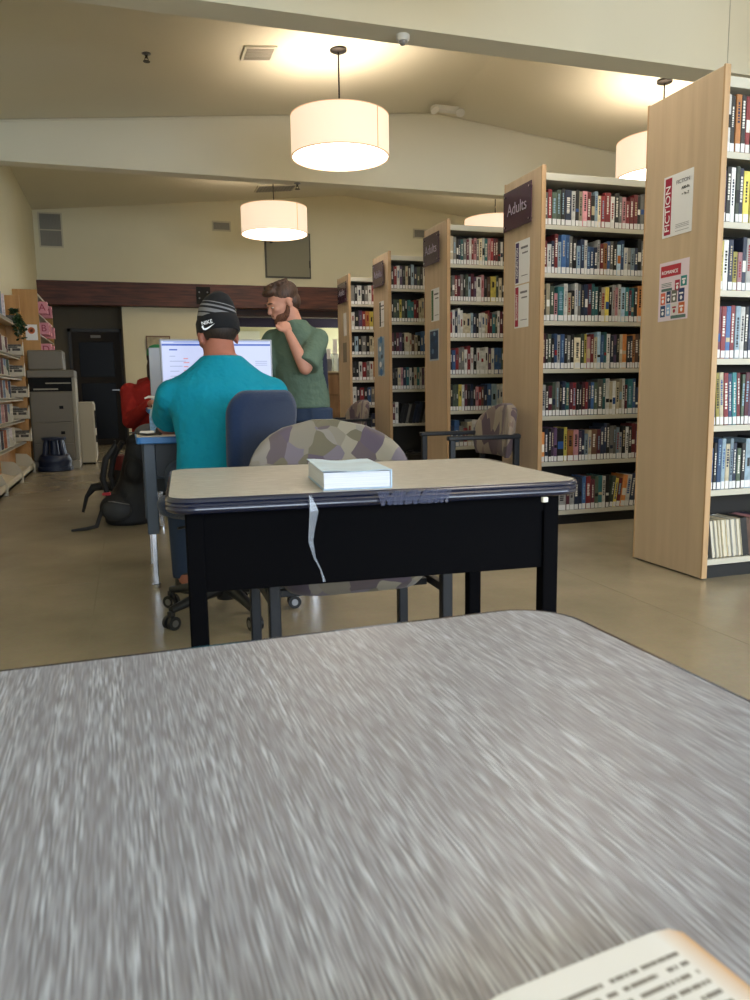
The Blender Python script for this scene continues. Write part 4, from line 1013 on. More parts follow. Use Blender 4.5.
# place the emblem on the cuff surface facing the camera
# --- standing man in green
t = thing('person', 'person standing with a hand at his bearded chin, in a moss green t-shirt and jeans', 'person', (1.12, 5.05, 0))
fa = R(-33)                      # torso turned: facing down-left
TM = Matrix.Rotation(fa, 3, 'Z')
def G(x, y, z, base=Vector((0, 0, 0))): v = TM @ Vector((x, y, 0)); return Vector((v.x, v.y, z))
lean = lambda z: -.10*max(0, (z-.9)/.5)
def tor(b, g=0, z0=.86):
    S = [(.86, .155, .11), (1.0, .16, .115), (1.12, .17, .12), (1.24, .165, .11), (1.32, .13, .09), (1.37, .09, .07), (1.42, .058, .055)]
    b.loft([(G(0, lean(z), z), a+g, c+g, TM) for z, a, c in S if z >= z0])
b = MB(); tor(b)
b.loft([(G(0, 0, .82), .145, .1, TM), (G(0, .0, .96), .15, .11, TM)])
nk = G(0, -.11, 1.4); hcm = Vector((-.14, -.105, 1.53))
b.tube([nk + Vector((0, 0, -.03)), nk.lerp(hcm, .5) + Vector((.01, 0, 0)), hcm + Vector((.02, .0, -.01))], [.062, .057, .055], 16)
HMm = Matrix.Rotation(R(-78), 3, 'Z') @ Matrix.Rotation(R(24), 3, 'X')
head(b, HMm, hcm, 1.04)
sl = G(.145, -.09, 1.31); el = Vector((-.04, -.265, 1.12)); wl = Vector((-.135, -.245, 1.335))
limb(b, [sl, sl.lerp(el, .5), el], [.05, .047, .042]); limb(b, [el, el.lerp(wl, .35), wl], [.042, .04, .027])
hand(b, wl, (-.25, .35, .8), (.3, .9, .1), (-.9, -.1, .2), curl=(55, 80, 60), s=.95)
sr = G(-.165, -.09, 1.315); er = G(-.235, -.17, 1.08); wr = G(-.2, -.4, .96)
limb(b, [sr, sr.lerp(er, .5), er], [.055, .048, .042]); limb(b, [er, er.lerp(wr, .4), wr], [.042, .038, .027])
hand(b, wr, TM @ Vector((.1, -.9, -.35)), (0, 0, -1), TM @ Vector((1, 0, 0)), curl=(25, 40, 30), s=.95)
for sx in (-1, 1):
    limb(b, [G(sx*.08, 0, .8), G(sx*.1, -.01, .66), G(sx*.11, -.01, .49)], [.085, .078, .058]); limb(b, [G(sx*.11, -.01, .49), G(sx*.11, 0, .33), G(sx*.11, .01, .09)], [.058, .058, .04])
    b.loft([(G(sx*.11, -.04, 0), .045, .12, TM), (G(sx*.11, -.04, .05), .045, .115, TM), (G(sx*.11, 0, .09), .04, .05, TM)])
remesh(b, 'body', [SKIN], t, .007, 4)
b = MB()
S = [(.865, .185, .14), (1.0, .182, .138), (1.12, .186, .14), (1.24, .19, .14), (1.32, .17, .125), (1.37, .125, .105), (1.41, .085, .085), (1.432, .072, .075)]
b.loft([(G(0, lean(z), z), a, c, TM) for z, a, c in S])
for s_, e_ in ((sl, el), (sr, er)):
    b.tube([s_, s_.lerp(e_, .4), s_.lerp(e_, .93)], [.072, .078, .082], 20); b.ell(s_, (.07, .07, .068)); b.ell(s_.lerp(G(0, -.09, 1.36), .4), (.085, .075, .06))
for k in range(6):
    x = rq.uniform(-.12, .15); z = rq.uniform(.9, 1.02); b.tube([G(x, -.13+abs(x)*.25, z), G(x+.03, -.13+abs(x)*.25, z+.1), G(x+.01, -.15+abs(x)*.25, z+.2)], [.005, .011, .004], 8)
dl = TM @ Vector((1, 0, 0))
dn = TM @ Vector((.86, -.5, 0)); tn = TM @ Vector((.5, .86, 0))
def shirt_pick(p):
    q = p - G(0, lean(p.z), p.z); side = q.dot(dl); fwd = q.dot(TM @ Vector((0, 1, 0)))
    if .97 < p.z < 1.22 and side > .1:
        wdt = .045*min(1, (p.z-.97)/.12)
        if abs(fwd - .0) < wdt: return 1
    return 0
remesh(b, 'green_shirt', [GREEN, NAVYSH], t, .008, 12, pick=shirt_pick)
b = MB()
b.loft([(G(0, 0, .78), .17, .125, TM), (G(0, 0, .93), .168, .122, TM)])
for sx in (-1, 1): b.tube([G(sx*.085, 0, .86), G(sx*.1, -.01, .68), G(sx*.11, -.01, .49), G(sx*.11, 0, .3), G(sx*.11, .01, .06)], [.115, .1, .08, .076, .07], 20)
remesh(b, 'jeans', [DENIM], t, .01, 4)
for sx in (-1, 1):
    b = MB(); b.loft([(G(sx*.11, -.05, 0), .05, .14, TM), (G(sx*.11, -.05, .03), .052, .142, TM), (G(sx*.11, -.03, .08), .045, .1, TM), (G(sx*.11, .01, .11), .042, .055, TM)]); b.build('shoe', PLAST, t, smooth=True)
def HQ(x, y, z, s=1.04): return hcm + HMm @ (Vector((x, y, z))*s)
b = MB(); b.ell(HQ(0, .03, .055), (.088, .1, .08), HMm); b.ell(HQ(0, .06, .0), (.075, .06, .07), HMm); b.ell(HQ(0, -.055, .095), (.06, .045, .026), HMm)
for k in range(40):
    a = rq.uniform(0, 2*PI); r_ = rq.uniform(.01, .07); p = HQ(r_*math.cos(a), .01+r_*math.sin(a), .115); q = p + HMm @ Vector((rq.uniform(-.02, .02), rq.uniform(-.03, .02), .022)); b.tube([p, p.lerp(q, .6), q], [.016, .012, .006], 6)
remesh(b, 'hair', [HAIR], t, .006, 5)
b = MB(); b.ell(HQ(0, -.038, -.06), (.057, .055, .044), HMm); b.ell(HQ(0, -.07, -.088), (.033, .03, .027), HMm)
for sx in (-1, 1): b.tube([HQ(sx*.066, .0, -.01), HQ(sx*.06, -.01, -.04), HQ(sx*.045, -.03, -.07)], [.01, .016, .02], 10); b.ell(HQ(0, -.092, -.042), (.024, .008, .005), HMm)
remesh(b, 'beard', [BEARD], t, .006, 2)
for sx in (-1, 1):
    b = MB(); b.ell(HQ(sx*.031, -.085, .006), (.01, .006, .004), HMm); e = b.build('eye', mat('eye_white', '#cfcac4', .2), t, smooth=True)
    b = MB(); b.ell(HQ(sx*.031, -.0905, .005), (.005, .002, .0035), HMm); b.build('iris', mat('dark_iris', '#2b2420', .2), e, smooth=True)
    b = MB(); b.tube([HQ(sx*.014, -.095, .03), HQ(sx*.032, -.095, .036), HQ(sx*.05, -.084, .03)], [.003, .005, .003], 6); b.build('eyebrow', HAIR, t, smooth=True)

# --- person in red, seated behind the second desk
t = thing('person', 'person in a brick red hoodie and green cap with long hair, seated behind the screens', 'person', (.215, 6.72, 0))
b = MB()
def tr(b, g=0): b.loft([((0, 0, .5), .16+g, .13+g), ((0, -.02, .7), .17+g, .13+g), ((.0, -.05, .9), .19+g, .13+g), ((.01, -.06, 1.0), .18+g, .115+g), ((.015, -.07, 1.06), .12+g, .085+g), ((.02, -.08, 1.1), .065+g*.6, .06+g*.6)])
tr(b); b.tube([(.02, -.08, 1.06), (.03, -.11, 1.13), (.035, -.13, 1.2)], [.058, .054, .052], 14)
hr = Vector((.05, -.15, 1.235)); HR = Matrix.Rotation(R(22), 3, 'Z') @ Matrix.Rotation(R(8), 3, 'X'); head(b, HR, hr, 1.0)
sA, eA, wA = Vector((-.19, -.05, .99)), Vector((-.2, -.22, .83)), Vector((-.03, -.44, .905))
sB, eB, wB = Vector((.21, -.06, .99)), Vector((.26, -.24, .86)), Vector((.2, -.48, .905))
eA = Vector((-.2, -.17, .76)); 
for s_, e_, w_ in ((sA, eA, wA), (sB, eB, wB)): limb(b, [s_, s_.lerp(e_, .5), e_], [.055, .048, .042]); limb(b, [e_, e_.lerp(w_, .4), w_], [.042, .038, .028])
hand(b, wA, (.3, -.8, -.08), (0, 0, -1), (1, 0, 0), curl=(22, 35, 25)); hand(b, wB, (-.2, -.9, -.08), (0, 0, -1), (-1, 0, 0), curl=(22, 35, 25))
for sx in (-1, 1):
    limb(b, [(sx*.1, 0, .56), (sx*.12, -.2, .57), (sx*.13, -.4, .56)], [.09, .08, .062]); limb(b, [(sx*.13, -.4, .56), (sx*.13, -.42, .33), (sx*.13, -.4, .09)], [.06, .056, .04])
    b.loft([((sx*.13, -.42, 0), .045, .12), ((sx*.13, -.42, .05), .045, .11), ((sx*.13, -.4, .09), .04, .06)])
remesh(b, 'body', [SKIN], t, .008, 4)
b = MB(); tr(b, .025)
for s_, e_, w_ in ((sA, eA, wA), (sB, eB, wB)):
    b.tube([s_, s_.lerp(e_, .5), e_], [.078, .07, .064], 18); b.ell(s_, (.08, .08, .078)); b.ell(e_, (.064,)*3); b.tube([e_, e_.lerp(w_, .5), e_.lerp(w_, .93)], [.064, .055, .044], 18)
b.tube([(-.1, -.03, 1.06), (0, .03, 1.09), (.12, -.03, 1.06), (.12, -.11, 1.03), (.02, -.15, 1.0), (-.08, -.11, 1.03)], .04, 12, closed=True)
remesh(b, 'red_hoodie', [RED], t, .009, 5)
b = MB(); b.ell((0, .0, .57), (.17, .15, .09))
for sx in (-1, 1):
    b.tube([(sx*.09, .02, .57), (sx*.12, -.2, .575), (sx*.13, -.4, .565)], [.105, .095, .078], 18); b.ell((sx*.13, -.4, .565), (.078,)*3); b.tube([(sx*.13, -.4, .56), (sx*.13, -.42, .33), (sx*.13, -.4, .09)], [.075, .07, .06], 18)
remesh(b, 'trousers', [mat('dark_navy_trousers', '#141a2b', .9)], t, .01, 4)
for sx in (-1, 1):
    b = MB(); b.loft([((sx*.13, -.44, 0), .05, .14), ((sx*.13, -.44, .03), .052, .142), ((sx*.13, -.42, .08), .045, .1), ((sx*.13, -.4, .1), .042, .055)]); b.build('shoe', PLAST, t, smooth=True)
def HS(x, y, z): return hr + HR @ Vector((x, y, z))
b = MB(); b.ell(HS(0, .03, .03), (.086, .095, .085), HR)
for sx in (-1, 1): b.tube([HS(sx*.07, 0, .03), HS(sx*.083, -.01, -.04), HS(sx*.08, -.02, -.12), HS(sx*.07, -.03, -.17)], [.02, .027, .028, .012], 12)
b.tube([HS(0, .07, 0), HS(0, .08, -.08), HS(0, .07, -.15)], [.06, .065, .04], 14); remesh(b, 'hair', [HAIRD], t, .008, 3)
b = MB(); b.ell(HS(0, -.045, -.07), (.048, .048, .045), HR); remesh(b, 'beard', [HAIRD], t, .008, 2)
GC = mat('green_cap_cloth', '#1f7a4d', .9); b = MB(); b.loft([(HS(0, .015, .045), .088, .103, HR), (HS(0, .015, .085), .086, .1, HR), (HS(0, .02, .115), .065, .078, HR), (HS(0, .02, .132), .03, .036, HR)])
cp = b.build('cap', GC, t, smooth=60)
b = MB(); b.loft([(HS(0, -.1, .045), .07, .07, HR), (HS(0, -.1, .051), .07, .07, HR)]); b.build('cap_brim', GC, cp, smooth=50)
b = MB(); b.box(-.025, .025, -.002, .002, -.012, .012, .001); b.build('cap_badge', WLG, cp, HS(0, -.092, .085), rot=(R(-12), 0, R(22)))
for sx in (-1, 1):
    b = MB(); b.ell(HS(sx*.031, -.086, .008), (.011, .007, .007), HR); e = b.build('eye', MATS['eye_white'], t, smooth=True)
    b = MB(); b.ell(HS(sx*.031, -.0925, .008), (.005, .003, .005), HR); b.build('iris', MATS['dark_iris'], e, smooth=True)
t = thing('computer_mouse', 'black mouse under the hand of the person in red', 'mouse', (.2, 6.19, .8705))
b = MB(); b.ell((0, 0, .008), (.028, .048, .02)); o = b.build('shell', PLAST, t, smooth=True)
for v in o.data.vertices: v.co.z = max(0, v.co.z)
MB().cyl((-.004, -.025, .026), (.004, -.025, .026), .007, n=12).build('wheel', GREYC, t)

# ------------------------------------------------------------------ left side: display shelving
t = thing('display_shelving', 'cream metal magazine shelving with oak end panel along the left wall', 'shelving', (XL, 8.2, 0))
b = MB(); b.box(.005, .2, 2.38, 2.42, 0, 2.2, .003); b.build('end_panel', MAPLEO, t)
b = MB(); b.box(.003, .02, -2.4, 2.38, .1, 2.2); lab(b.build('back_panel', MAPLEO, t), 'oak-coloured back board')
b = MB(); b.box(.005, .2, -2.44, -2.4, 0, 2.2, .003); b.build('end_panel', MAPLEO, t)
LV = [1.84, 1.44, 1.19, .94, .68, .41]
for z in LV:
    b = MB(); b.box(.02, .16, -2.4, 2.36, z-.014, z); b.box(.15, .16, -2.4, 2.36, z-.03, z+.012); b.build('shelf', OFFW, t)
b = MB(); b.prism([(.02, .09), (.22, .03), (.22, .055), (.02, .115)], lambda u, v, w: (u, w, v), -2.4, 2.36); b.box(.21, .22, -2.4, 2.36, .03, .12); b.build('shelf', OFFW, t)
for k in range(5):
    y = -2.38 + k*1.185
    for z in LV[1:]:
        b = MB(); pf = [(.02, z), (.17, z), (.17, z+.04), (.14, z+.11), (.1, z+.15), (.05, z+.165), (.02, z+.165)]
        b.prism(pf, lambda u, v, w: (u, w, v), y-.004, y+.004); b.build('shelf_bracket', OFFW, t)
    b = MB(); pf = [(.02, .02), (.24, .0), (.24, .1), (.2, .19), (.15, .24), (.02, .25)]; b.prism(pf, lambda u, v, w: (u, w, v), y-.006, y+.006); b.build('shelf_bracket', OFFW, t)
for n_, (zi, dx) in enumerate(zip(range(1, 6), (0, 0, .045, .02, .03))):
    z = LV[zi]
    q = thing('magazine_bin', 'off-white slotted magazine bin at the far end of the left shelving, %s shelf down' % ORD[zi+1], 'bin', (XL+.13+dx*.6, 10.15, z+.013), R(-90), 'magazine bins on the left wall shelving')
    b = MB(); b.box(-.11, .0, -.11, .11, 0, .006); b.box(-.006, .0, -.11, .11, 0, .05); b.box(-.006, .0, -.11, .11, .08, .1); b.box(-.006, 0, -.11, -.09, .05, .08); b.box(-.006, 0, .09, .11, .05, .08); b.box(-.006, 0, -.02, .0, .05, .08)
    b.prism([(-.11, 0), (0, 0), (0, .1), (-.05, .13), (-.11, .16)], lambda u, v, w: (u, w, v), -.114, -.108); b.prism([(-.11, 0), (0, 0), (0, .1), (-.05, .13), (-.11, .16)], lambda u, v, w: (u, w, v), .108, .114)
    b.build('bin_body', OFFW, q)
    b = MB(); b.box(.0, .002, -.08, .06, .085, .097); b.build('bin_label', INK, q)
    b = MB()
    for k in range(5): b.box(-.1+k*.004, -.099+k*.004+.003, -.09, .09, .007, .13-.01*(k % 2))
    b.build('leaflet_stack', mat('dim_print_covers', '#57534c', .6, var=.5, vscale=30), q)
mg = 0; rq = random.Random(9)
MC = ['#b0b4ba', '#6d4a48', '#2e3b52', '#c9c3b2', '#9c5a3c', '#44554a', '#d3cbd0', '#3c3a44', '#b98a86', '#748599']
MNm = ['silver-grey', 'brown', 'navy', 'cream', 'rust', 'green', 'white', 'black', 'pink', 'slate']
for zi in range(0, 6):
    y = 8.4; j = 0
    while y < 9.75 and j < 7:
        th = .012 if zi else .015; k = rq.randrange(10); hh = rq.uniform(.2, .26) if zi else .27
        if zi in (1, 2, 3): hh = .19
        if zi >= 3: hh = .2
        z = LV[zi]
        b = MB(); b.box(0, .11, 0, th*2, 0, hh, .002); o = b.build('magazine', mat('magazine_' + MNm[k].replace('-', '_'), MC[k], .4, var=.3, vscale=25), None, (XL+.035, y, z+.001))
        MB().box(.002, .1102, .003, th*2-.003, .002, hh-.002).build('page_block', PAGES, o)
        tag(o, '%s magazine, %s from the near end on the %s shelf of the left wall shelving' % (MNm[k], ORD[j+1], ORD[zi+1]), 'magazine', 'magazines on the left wall shelving')
        y += .19 + rq.uniform(0, .05); j += 1
# potted trailing plant on the top shelf
t = thing('trailing_plant', 'dark green trailing plant spilling from the top shelf at far left', 'plant', (XL+.1, 10.35, 1.842))
MB().lathe([(.05, 0), (.065, .09), (.06, .09), (.048, .01)], n=24).build('pot', mat('grey_pot', '#5c5b57', .7), t, smooth=True)
b = MB(); rq = random.Random(2); st = MB()
for v in range(13):
    a = rq.uniform(-1.3, 1.3); L_ = rq.uniform(.1, .3); p = Vector((0, 0, .09)); pts = [p.copy()]
    dx, dy = math.cos(a), math.sin(a)
    for k in range(1, 8):
        f = k/7; out = .14*min(1, f*1.8); z = .1 + .05*math.sin(min(1, f*2.2)*PI) - L_*max(0, f-.3)*1.4; pts.append(Vector((dx*out+.02*math.sin(k), dy*out*1.2+.015*math.cos(k*2), z)))
    st.tube(pts, .0022, 5)
    for p in pts[1:]:
        for s_ in range(3):
            c_ = p + Vector((rq.uniform(-.02, .025), rq.uniform(-.03, .03), rq.uniform(-.02, .015))); Rm = Euler((rq.uniform(-1, 1), rq.uniform(-1.2, 1.2), rq.uniform(0, 6.3))).to_matrix(); l = rq.uniform(.02, .034)
            v0 = [b.bm.verts.new(c_ + Rm @ Vector(q)*l) for q in ((0, -1, 0), (.55, -.3, .1), (.45, .4, .1), (0, 1, -.1), (-.45, .4, .1), (-.55, -.3, .1))]
            c0 = b.bm.verts.new(c_ + Rm @ Vector((0, 0, -.06))*l)
            for i in range(6): b.bm.faces.new((c0, v0[i], v0[(i+1) % 6]))
b.build('foliage', LEAF, t); st.build('stems', mat('green_stem', '#33502a', .6), t)

# bookcase with pink letter blocks
t = thing('wall_bookcase', 'oak bookcase with pink letter blocks standing along the left wall behind the copier', 'bookcase', (XL, 11.6, 0))
b = MB(); b.box(.005, .315, 0, .03, 0, 2.4, .003); b.build('end_panel', MAPLEO, t)
b = MB(); b.box(.005, .315, 2.2, 2.23, 0, 2.4, .003); b.build('end_panel', MAPLEO, t)
b = MB(); b.box(.005, .02, .03, 2.2, .05, 2.4); b.build('back_panel', DKBACK, t)
b = MB(); b.box(.02, .31, .03, 2.2, 2.33, 2.36); b.build('top_canopy', OFFW, t)
PZ = [2.09, 1.81, 1.53, 1.24, .92, .55, .15]
for z in PZ:
    b = MB(); b.box(.02, .31, .03, 2.2, z-.02, z); b.build('shelf', OFFW, t)
PK = mat('pink_card', '#d88f9c', .6); PRD = mat('red_letter_print', '#9c3048', .6)
for n_, (ch, y, zi) in enumerate((('A', 11.72, 0), ('M', 12.35, 0), ('B', 11.75, 1), ('C', 12.05, 1), ('P', 12.6, 1), ('D', 11.85, 2), ('P', 12.35, 2), ('S', 12.5, 3))):
    q = thing('letter_block', 'pink card letter block marked %s, on the %s shelf of the oak wall bookcase' % (ch, ORD[zi+1]), 'sign', (XL+.355, y, PZ[zi]+.001), 0, 'pink letter blocks')
    MB().box(-.075, .065, 0, .15, 0, .16, .002).build('block', PK, q)
    text('lettering', ch, .13, PRD, q, (0, -.001, .08), (R(90), 0, 0)); text('lettering', ch, .13, PRD, q, (.066, .075, .08), (R(90), 0, R(90)))
rq = random.Random(21); 
for zi in range(5):
    y = 11.66; j = 0
    while y < 13.0 and j < 12:
        k = rq.choice('kngwBmkGp'); w = rq.uniform(.03, .05); hh = rq.uniform(.18, .23)
        b = MB(); b.box(0, .16, 0, w, 0, hh, .002); o = b.build('book', cover_mat(k), None, (XL+.07, y, PZ[zi]+.001))
        MB().box(-.001, .157, .003, w-.003, .004, hh+.0005).build('page_block', PAGES, o)
        tag(o, '%s book, %s along the %s shelf of the oak wall bookcase' % (BN[k], ORD[j+1], POSN[zi]), 'book', 'books in the oak wall bookcase'); y += w + .06; j += 1
t = thing('notice_card', 'white card with an orange circle on the oak bookcase end', 'notice', (-1.19, 11.597, 1.72))
MB().box(-.075, .075, -.002, 0, 0, .21).build('sheet', WHITEP, t)
b = MB(); b.lathe([(.045, 0), (.045, .001), (.02, .001), (.02, 0)], n=28); b.build('orange_circle', mat('orange_print', '#cf6a3f', .6), t, (0.0, -.002, .13), rot=(R(90), 0, 0))
# copier
CG = mat('copier_grey', '#6a6457', .5); CGL = mat('copier_light_grey', '#8f8a7b', .5); CGD = mat('copier_dark', '#121214', .7, spec=.2)
t = thing('photocopier', 'large grey-beige photocopier against the left wall beside the back door', 'photocopier', (-.96, 11.2, 0))
b = MB(); b.box(-.26, .27, -.2, .36, .1, 1.02, .012); b.build('cabinet', CG, t)
b = MB(); b.box(-.29, .31, -.24, .38, .0, .1, .01); b.build('base', CGL, t)
b = MB(); b.box(-.26, .27, -.18, .36, 1.02, 1.22); b.build('output_bay', CGD, t)
b = MB(); b.box(-.27, .31, -.21, .38, 1.2, 1.3, .012); b.build('scanner_deck', CG, t)
b = MB(); b.box(-.25, .18, -.16, .34, 1.3, 1.56, .02); b.build('document_feeder', CG, t)
for i in range(3):
    z = (.14, .34, .62)[i]; z1 = (.33, .61, 1.0)[i]
    b = MB(); b.box(-.24, .25, -.214, -.2, z, z1, .004); dw = b.build('drawer', CG, t)
    b = MB(); b.box(.1, .15, -.219, -.214, (z+z1)/2-.02, (z+z1)/2+.02); b.build('handle', CGD, dw)
b = MB(); b.box(.27, .31, -.16, .36, .1, 1.2, .006); lab(b.build('side_panel', CGL, t), 'lighter right side panel')
b = MB(); b.box(-.05, .26, -.2, .0, 1.12, 1.135); b.box(-.2, .1, -.205, -.2, 1.04, 1.06); b.build('output_tray', CGL, t)
t = thing('paper_cabinet', 'low off-white cabinet standing right of the photocopier', 'cabinet', (-.56, 11.75, 0))
b = MB(); b.box(-.1, .1, -.28, .28, .02, .87, .015); b.build('body', mat('beige_cabinet', '#a59d88', .5), t)
b = MB(); b.box(.1, .108, -.26, .26, .08, .84, .003); b.build('door', MATS['beige_cabinet'], t)
b = MB(); b.box(.108, .125, -.2, -.17, .5, .75, .004); b.box(.108, .125, -.2, -.17, .3, .4, .004); b.build('handle', CGD, t)
for sx in (-.07, .07):
    for sy in (-.24, .24): MB().cyl((sx, sy, 0), (sx, sy, .022), .018, n=12).build('foot', CGD, t)
# kick stool
KB = mat('navy_stool_plastic', '#16233d', .45)
t = thing('step_stool', 'round navy library step stool in front of the photocopier', 'stool', (-.935, 10.72, 0))
MB().lathe([(.2, 0.0), (.215, .01), (.215, .05), (.2, .06), (.2, .12), (.205, .13), (.18, .2), (.17, .21)], n=40).build('base_drum', KB, t, smooth=50)
for k in range(4):
    a = R(45+90*k); c, s = math.cos(a), math.sin(a)
    b = MB(); b.tube([(c*.155, s*.155, .205), (c*.12, s*.12, .4)], [.035, .03], 8); b.build('leg', KB, t)
b = MB(); b.cyl((0, 0, .2), (0, 0, .4), .06, .05); b.build('core', KB, t)
MB().lathe([(.14, .395), (.15, .405), (.15, .425), (.14, .432)], n=36).build('step_top', KB, t, smooth=50)

# ------------------------------------------------------------------ backpack on the floor
t = thing('backpack', 'large black hiking backpack slumped on the floor left of the desks', 'backpack', (-.04, 6.05, 0), R(-8))
b = MB()
b.loft([((0, .0, 0), .14, .12), ((0, 0, .02), .17, .15), ((0, .0, .15), .175, .15), ((.05, .02, .33), .11, .11), ((.08, .04, .5), .095, .1), ((.09, .05, .6), .08, .08), ((.09, .05, .64), .04, .04)])
b.ell((-.06, -.1, .14), (.13, .1, .11)); b.ell((.07, -.07, .4), (.07, .06, .1)); b.ell((.09, .03, .63), (.08, .07, .05))
o = remesh(b, 'pack_body', [DARKC], t, .012, 5)
b = MB(); b.ell((-.06, -.15, .13), (.11, .06, .085)); lab(b.build('front_pocket', GREYC, t, smooth=True), 'charcoal zipped front pocket')
b = MB(); b.tube([(-.16, -.12, .19), (-.08, -.205, .2), (.04, -.19, .17)], .004, 6); b.build('zip', STEEL, t)
b = MB(); b.tube([(-.06, -.02, .6), (-.13, -.06, .5), (-.16, -.07, .36), (-.13, -.06, .22), (-.17, -.13, .12), (-.2, -.2, .02), (-.26, -.24, .012), (-.36, -.28, .01)], [.02, .024, .024, .018, .016, .016, .014, .008], 8); b.build('shoulder_strap', DARKC, t, smooth=True)
b = MB(); b.tube([(-.02, .05, .62), (-.1, .1, .5), (-.13, .09, .36), (-.1, .06, .25)], [.02, .024, .022, .015], 8); b.build('shoulder_strap', DARKC, t, smooth=True)
b = MB(); b.tube([(-.12, .25, .24), (-.2, .3, .26), (-.3, .3, .25), (-.35, .28, .18), (-.38, .26, .06)], [.03, .034, .032, .016, .012], 8); b.tube([(-.12, .12, .3), (-.12, .25, .24)], .025, 8); b.build('hip_belt', DARKC, t, smooth=True)
b = MB(); b.box(-.16, -.1, -.13, -.1, .235, .255, .004); b.build('buckle', mat('red_plastic', '#a3202c', .4), t)
t = thing('tote_bag', 'dark red and black bag standing by the person in red', 'bag', (-.1, 7.4, 0))
b = MB(); b.loft([((0, 0, 0), .08, .14), ((0, 0, .2), .09, .15), ((0, 0, .3), .06, .13)]); b.build('bag_body', DARKC, t, smooth=True)
b = MB(); b.loft([((0, 0, .29), .062, .132), ((0, 0, .42), .055, .11)]); b.build('bag_top', mat('dull_red_cloth', '#5a1b1b', .9), t, smooth=True)
b = MB(); b.tube([(-.03, -.08, .4), (-.03, -.06, .55), (-.03, .06, .55), (-.03, .08, .4)], .01, 8); b.build('handle', DARKC, t)

# waste basket between the bookcases
t = thing('waste_basket', 'black open bin on the floor behind the purple armchair', 'bin', (2.98, 7.65, 0))
b = MB(); b.lathe([(.12, 0), (.16, .3), (.165, .31), (.155, .31), (.115, .01)], n=32, caps=False); b.lathe([(.001, .004), (.118, .004)], n=32, caps=False); b.build('bin_body', PLAST, t, smooth=50)
b = MB(); b.lathe([(.16, .3), (.175, .305), (.175, .32), (.16, .322)], n=32, caps=False); b.build('bin_rim', PLAST, t, smooth=50)

# ------------------------------------------------------------------ area beyond the opening
PB = mat('dark_purple_fascia', '#2c2342', .6)
t = thing('hanging_fascia', 'long dark purple fascia above the service desk beyond the standing man', 'fascia', (3.6, 17.0, 2.37))
MB().box(-1.5, 1.5, -.04, .04, 0, .26, .004).build('purple_board', PB, t); MB().box(-1.5, 1.5, -.045, .045, .26, .34, .004).build('white_strip', WHITEPL, t)
for sx in (-1.2, 1.2): MB().cyl((sx, 0, .34), (sx, 0, .6), .01).build('hanger_rod', STEEL, t)
t = thing('wall_panel', 'white wall board beside the purple fascia', 'board', (2.75, 18.57, 1.6))
MB().box(-.35, .35, -.03, 0, 0, .8, .004).build('panel_sheet', WHITEPL, t); MB().box(-.36, .36, -.033, -.002, -.02, 0).build('panel_ledge', STEEL, t)
BRN = streak('brown_laminate', '#6e5238', '#86674a', 20, 20, 2, .5)
t = thing('service_counter', 'brown drawer counter between the standing man and the farthest bookcase', 'counter', (3.9, 14.3, 0))
b = MB(); b.box(-.42, .9, -.25, .25, .04, 1.3, .004); b.build('carcass', BRN, t)
for i in range(3):
    b = MB(); b.box(-.4, .88, -.262, -.25, .08+i*.41, .45+i*.41, .003); dw = b.build('drawer', BRN, t)
    b = MB(); b.box(-.1, .1, -.275, -.262, .36+i*.41, .38+i*.41, .003); b.build('handle', CGD, dw)
b = MB(); b.box(-.45, .93, -.28, .28, 1.3, 1.335, .005); b.build('worktop', mat('cream_worktop', '#a89c86', .5), t)
CLR = mat('frosted_clear_plastic', '#c3cdd2', .1, spec=.7, alpha=.55)
rq = random.Random(4); KD = ['clear storage box', 'grey file box', 'white leaflet holder', 'pale blue leaflet holder', 'clear acrylic stand', 'yellow-lit glass jar']
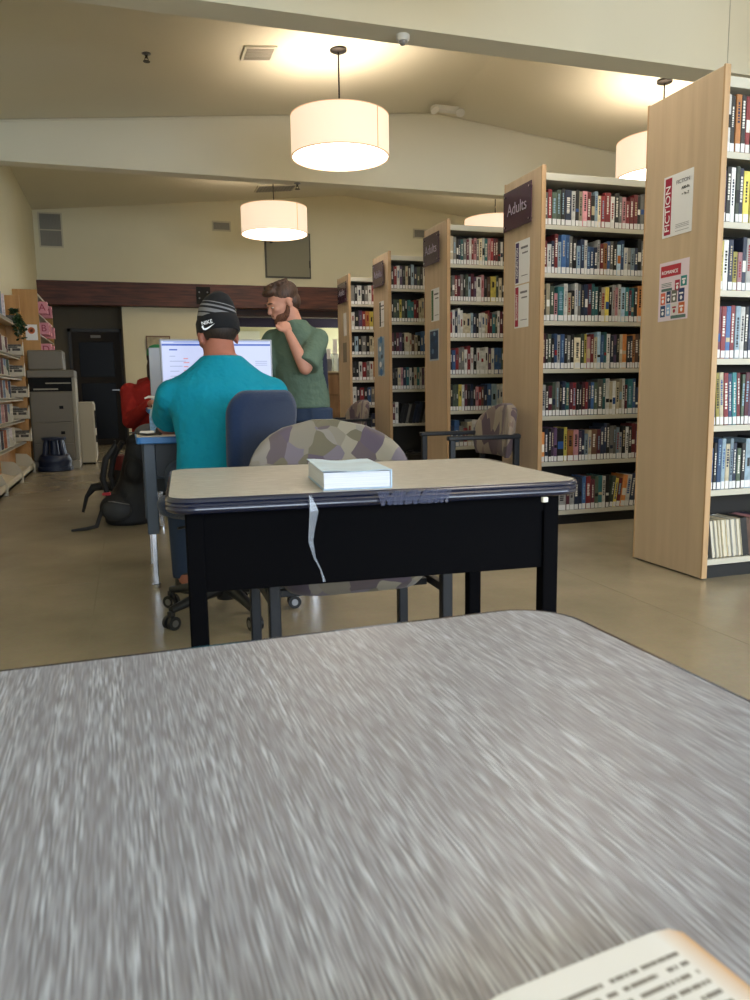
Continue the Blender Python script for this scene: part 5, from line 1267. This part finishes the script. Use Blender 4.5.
for i, (dx, w, hh, m_) in enumerate(((-.36, .1, .5, CLR), (-.24, .12, .42, mat('grey_file_box', '#6a6c72', .5)), (-.1, .1, .6, CLR), (.03, .12, .48, mat('pale_blue_card', '#8ca3bb', .5)), (.17, .14, .62, CLR), (.36, .15, .5, WHITEPL))):
    q = thing('counter_holder', '%s standing on the brown counter, %s from the left' % (KD[i], ORD[i+1]), 'holder', (3.9+dx, 14.3, 1.336))
    b = MB(); b.box(-w/2, w/2, -.1, .1, 0, hh*.55, .006); b.build('holder_body', m_, q)
    b = MB(); b.box(-w/2+.01, w/2-.01, -.05, -.03, hh*.5, hh, .002, rot=Matrix.Rotation(R(6), 3, 'X')); b.build('paper_sheet', WHITEP, q)
t = thing('framed_picture', 'small wood-framed picture on the back wall above the green cap', 'picture', (.62, YB, 1.72))
b = MB(); b.box(-.2, .2, -.02, 0, 0, .3); b.build('print', mat('faded_print', '#a59a80', .7, var=.3, vscale=9), t)
b = MB(); b.box(-.22, .22, -.03, 0, -.02, .0); b.box(-.22, .22, -.03, 0, .3, .32); b.box(-.22, -.2, -.03, 0, 0, .3); b.box(.2, .22, -.03, 0, 0, .3); b.build('picture_frame', mat('brown_frame', '#6d4f38', .5), t)
t = thing('red_chair', 'bright red stacking chair glimpsed past the monitor', 'chair', (1.92, 9.2, 0), R(40))
RP = mat('red_seat_plastic', '#b03a26', .4)
b = MB(); b.box(-.22, .22, -.21, .21, .43, .455, .01); b.build('seat', RP, t); b = MB(); b.box(-.21, .21, .2, .225, .5, 1.0, .012, rot=Matrix.Rotation(R(-8), 3, 'X')); b.build('backrest', RP, t)
for sx in (-1, 1):
    MB().tube([(sx*.19, -.19, .43), (sx*.21, -.21, 0)], .012, 8).build('leg', CHROME, t); MB().tube([(sx*.19, .25, .7), (sx*.19, .2, .43), (sx*.21, .24, 0)], .012, 8).build('leg', CHROME, t)

# ------------------------------------------------------------------ light
w = bpy.data.worlds.new('daylight'); sc.world = w; w.use_nodes = True
bg = w.node_tree.nodes['Background']; bg.inputs['Color'].default_value = (.76, .88, 1.0, 1); bg.inputs['Strength'].default_value = 9
sc.view_settings.view_transform = 'Standard'; sc.view_settings.look = 'None'; sc.view_settings.gamma = 1; sc.view_settings.use_curve_mapping = False
sc.view_settings.exposure = 0.4
sc.cycles.max_bounces = 7; sc.cycles.diffuse_bounces = 4; sc.cycles.glossy_bounces = 3; sc.cycles.transparent_max_bounces = 8
sc.cycles.use_denoising = True
sc.cycles.sample_clamp_indirect = 6
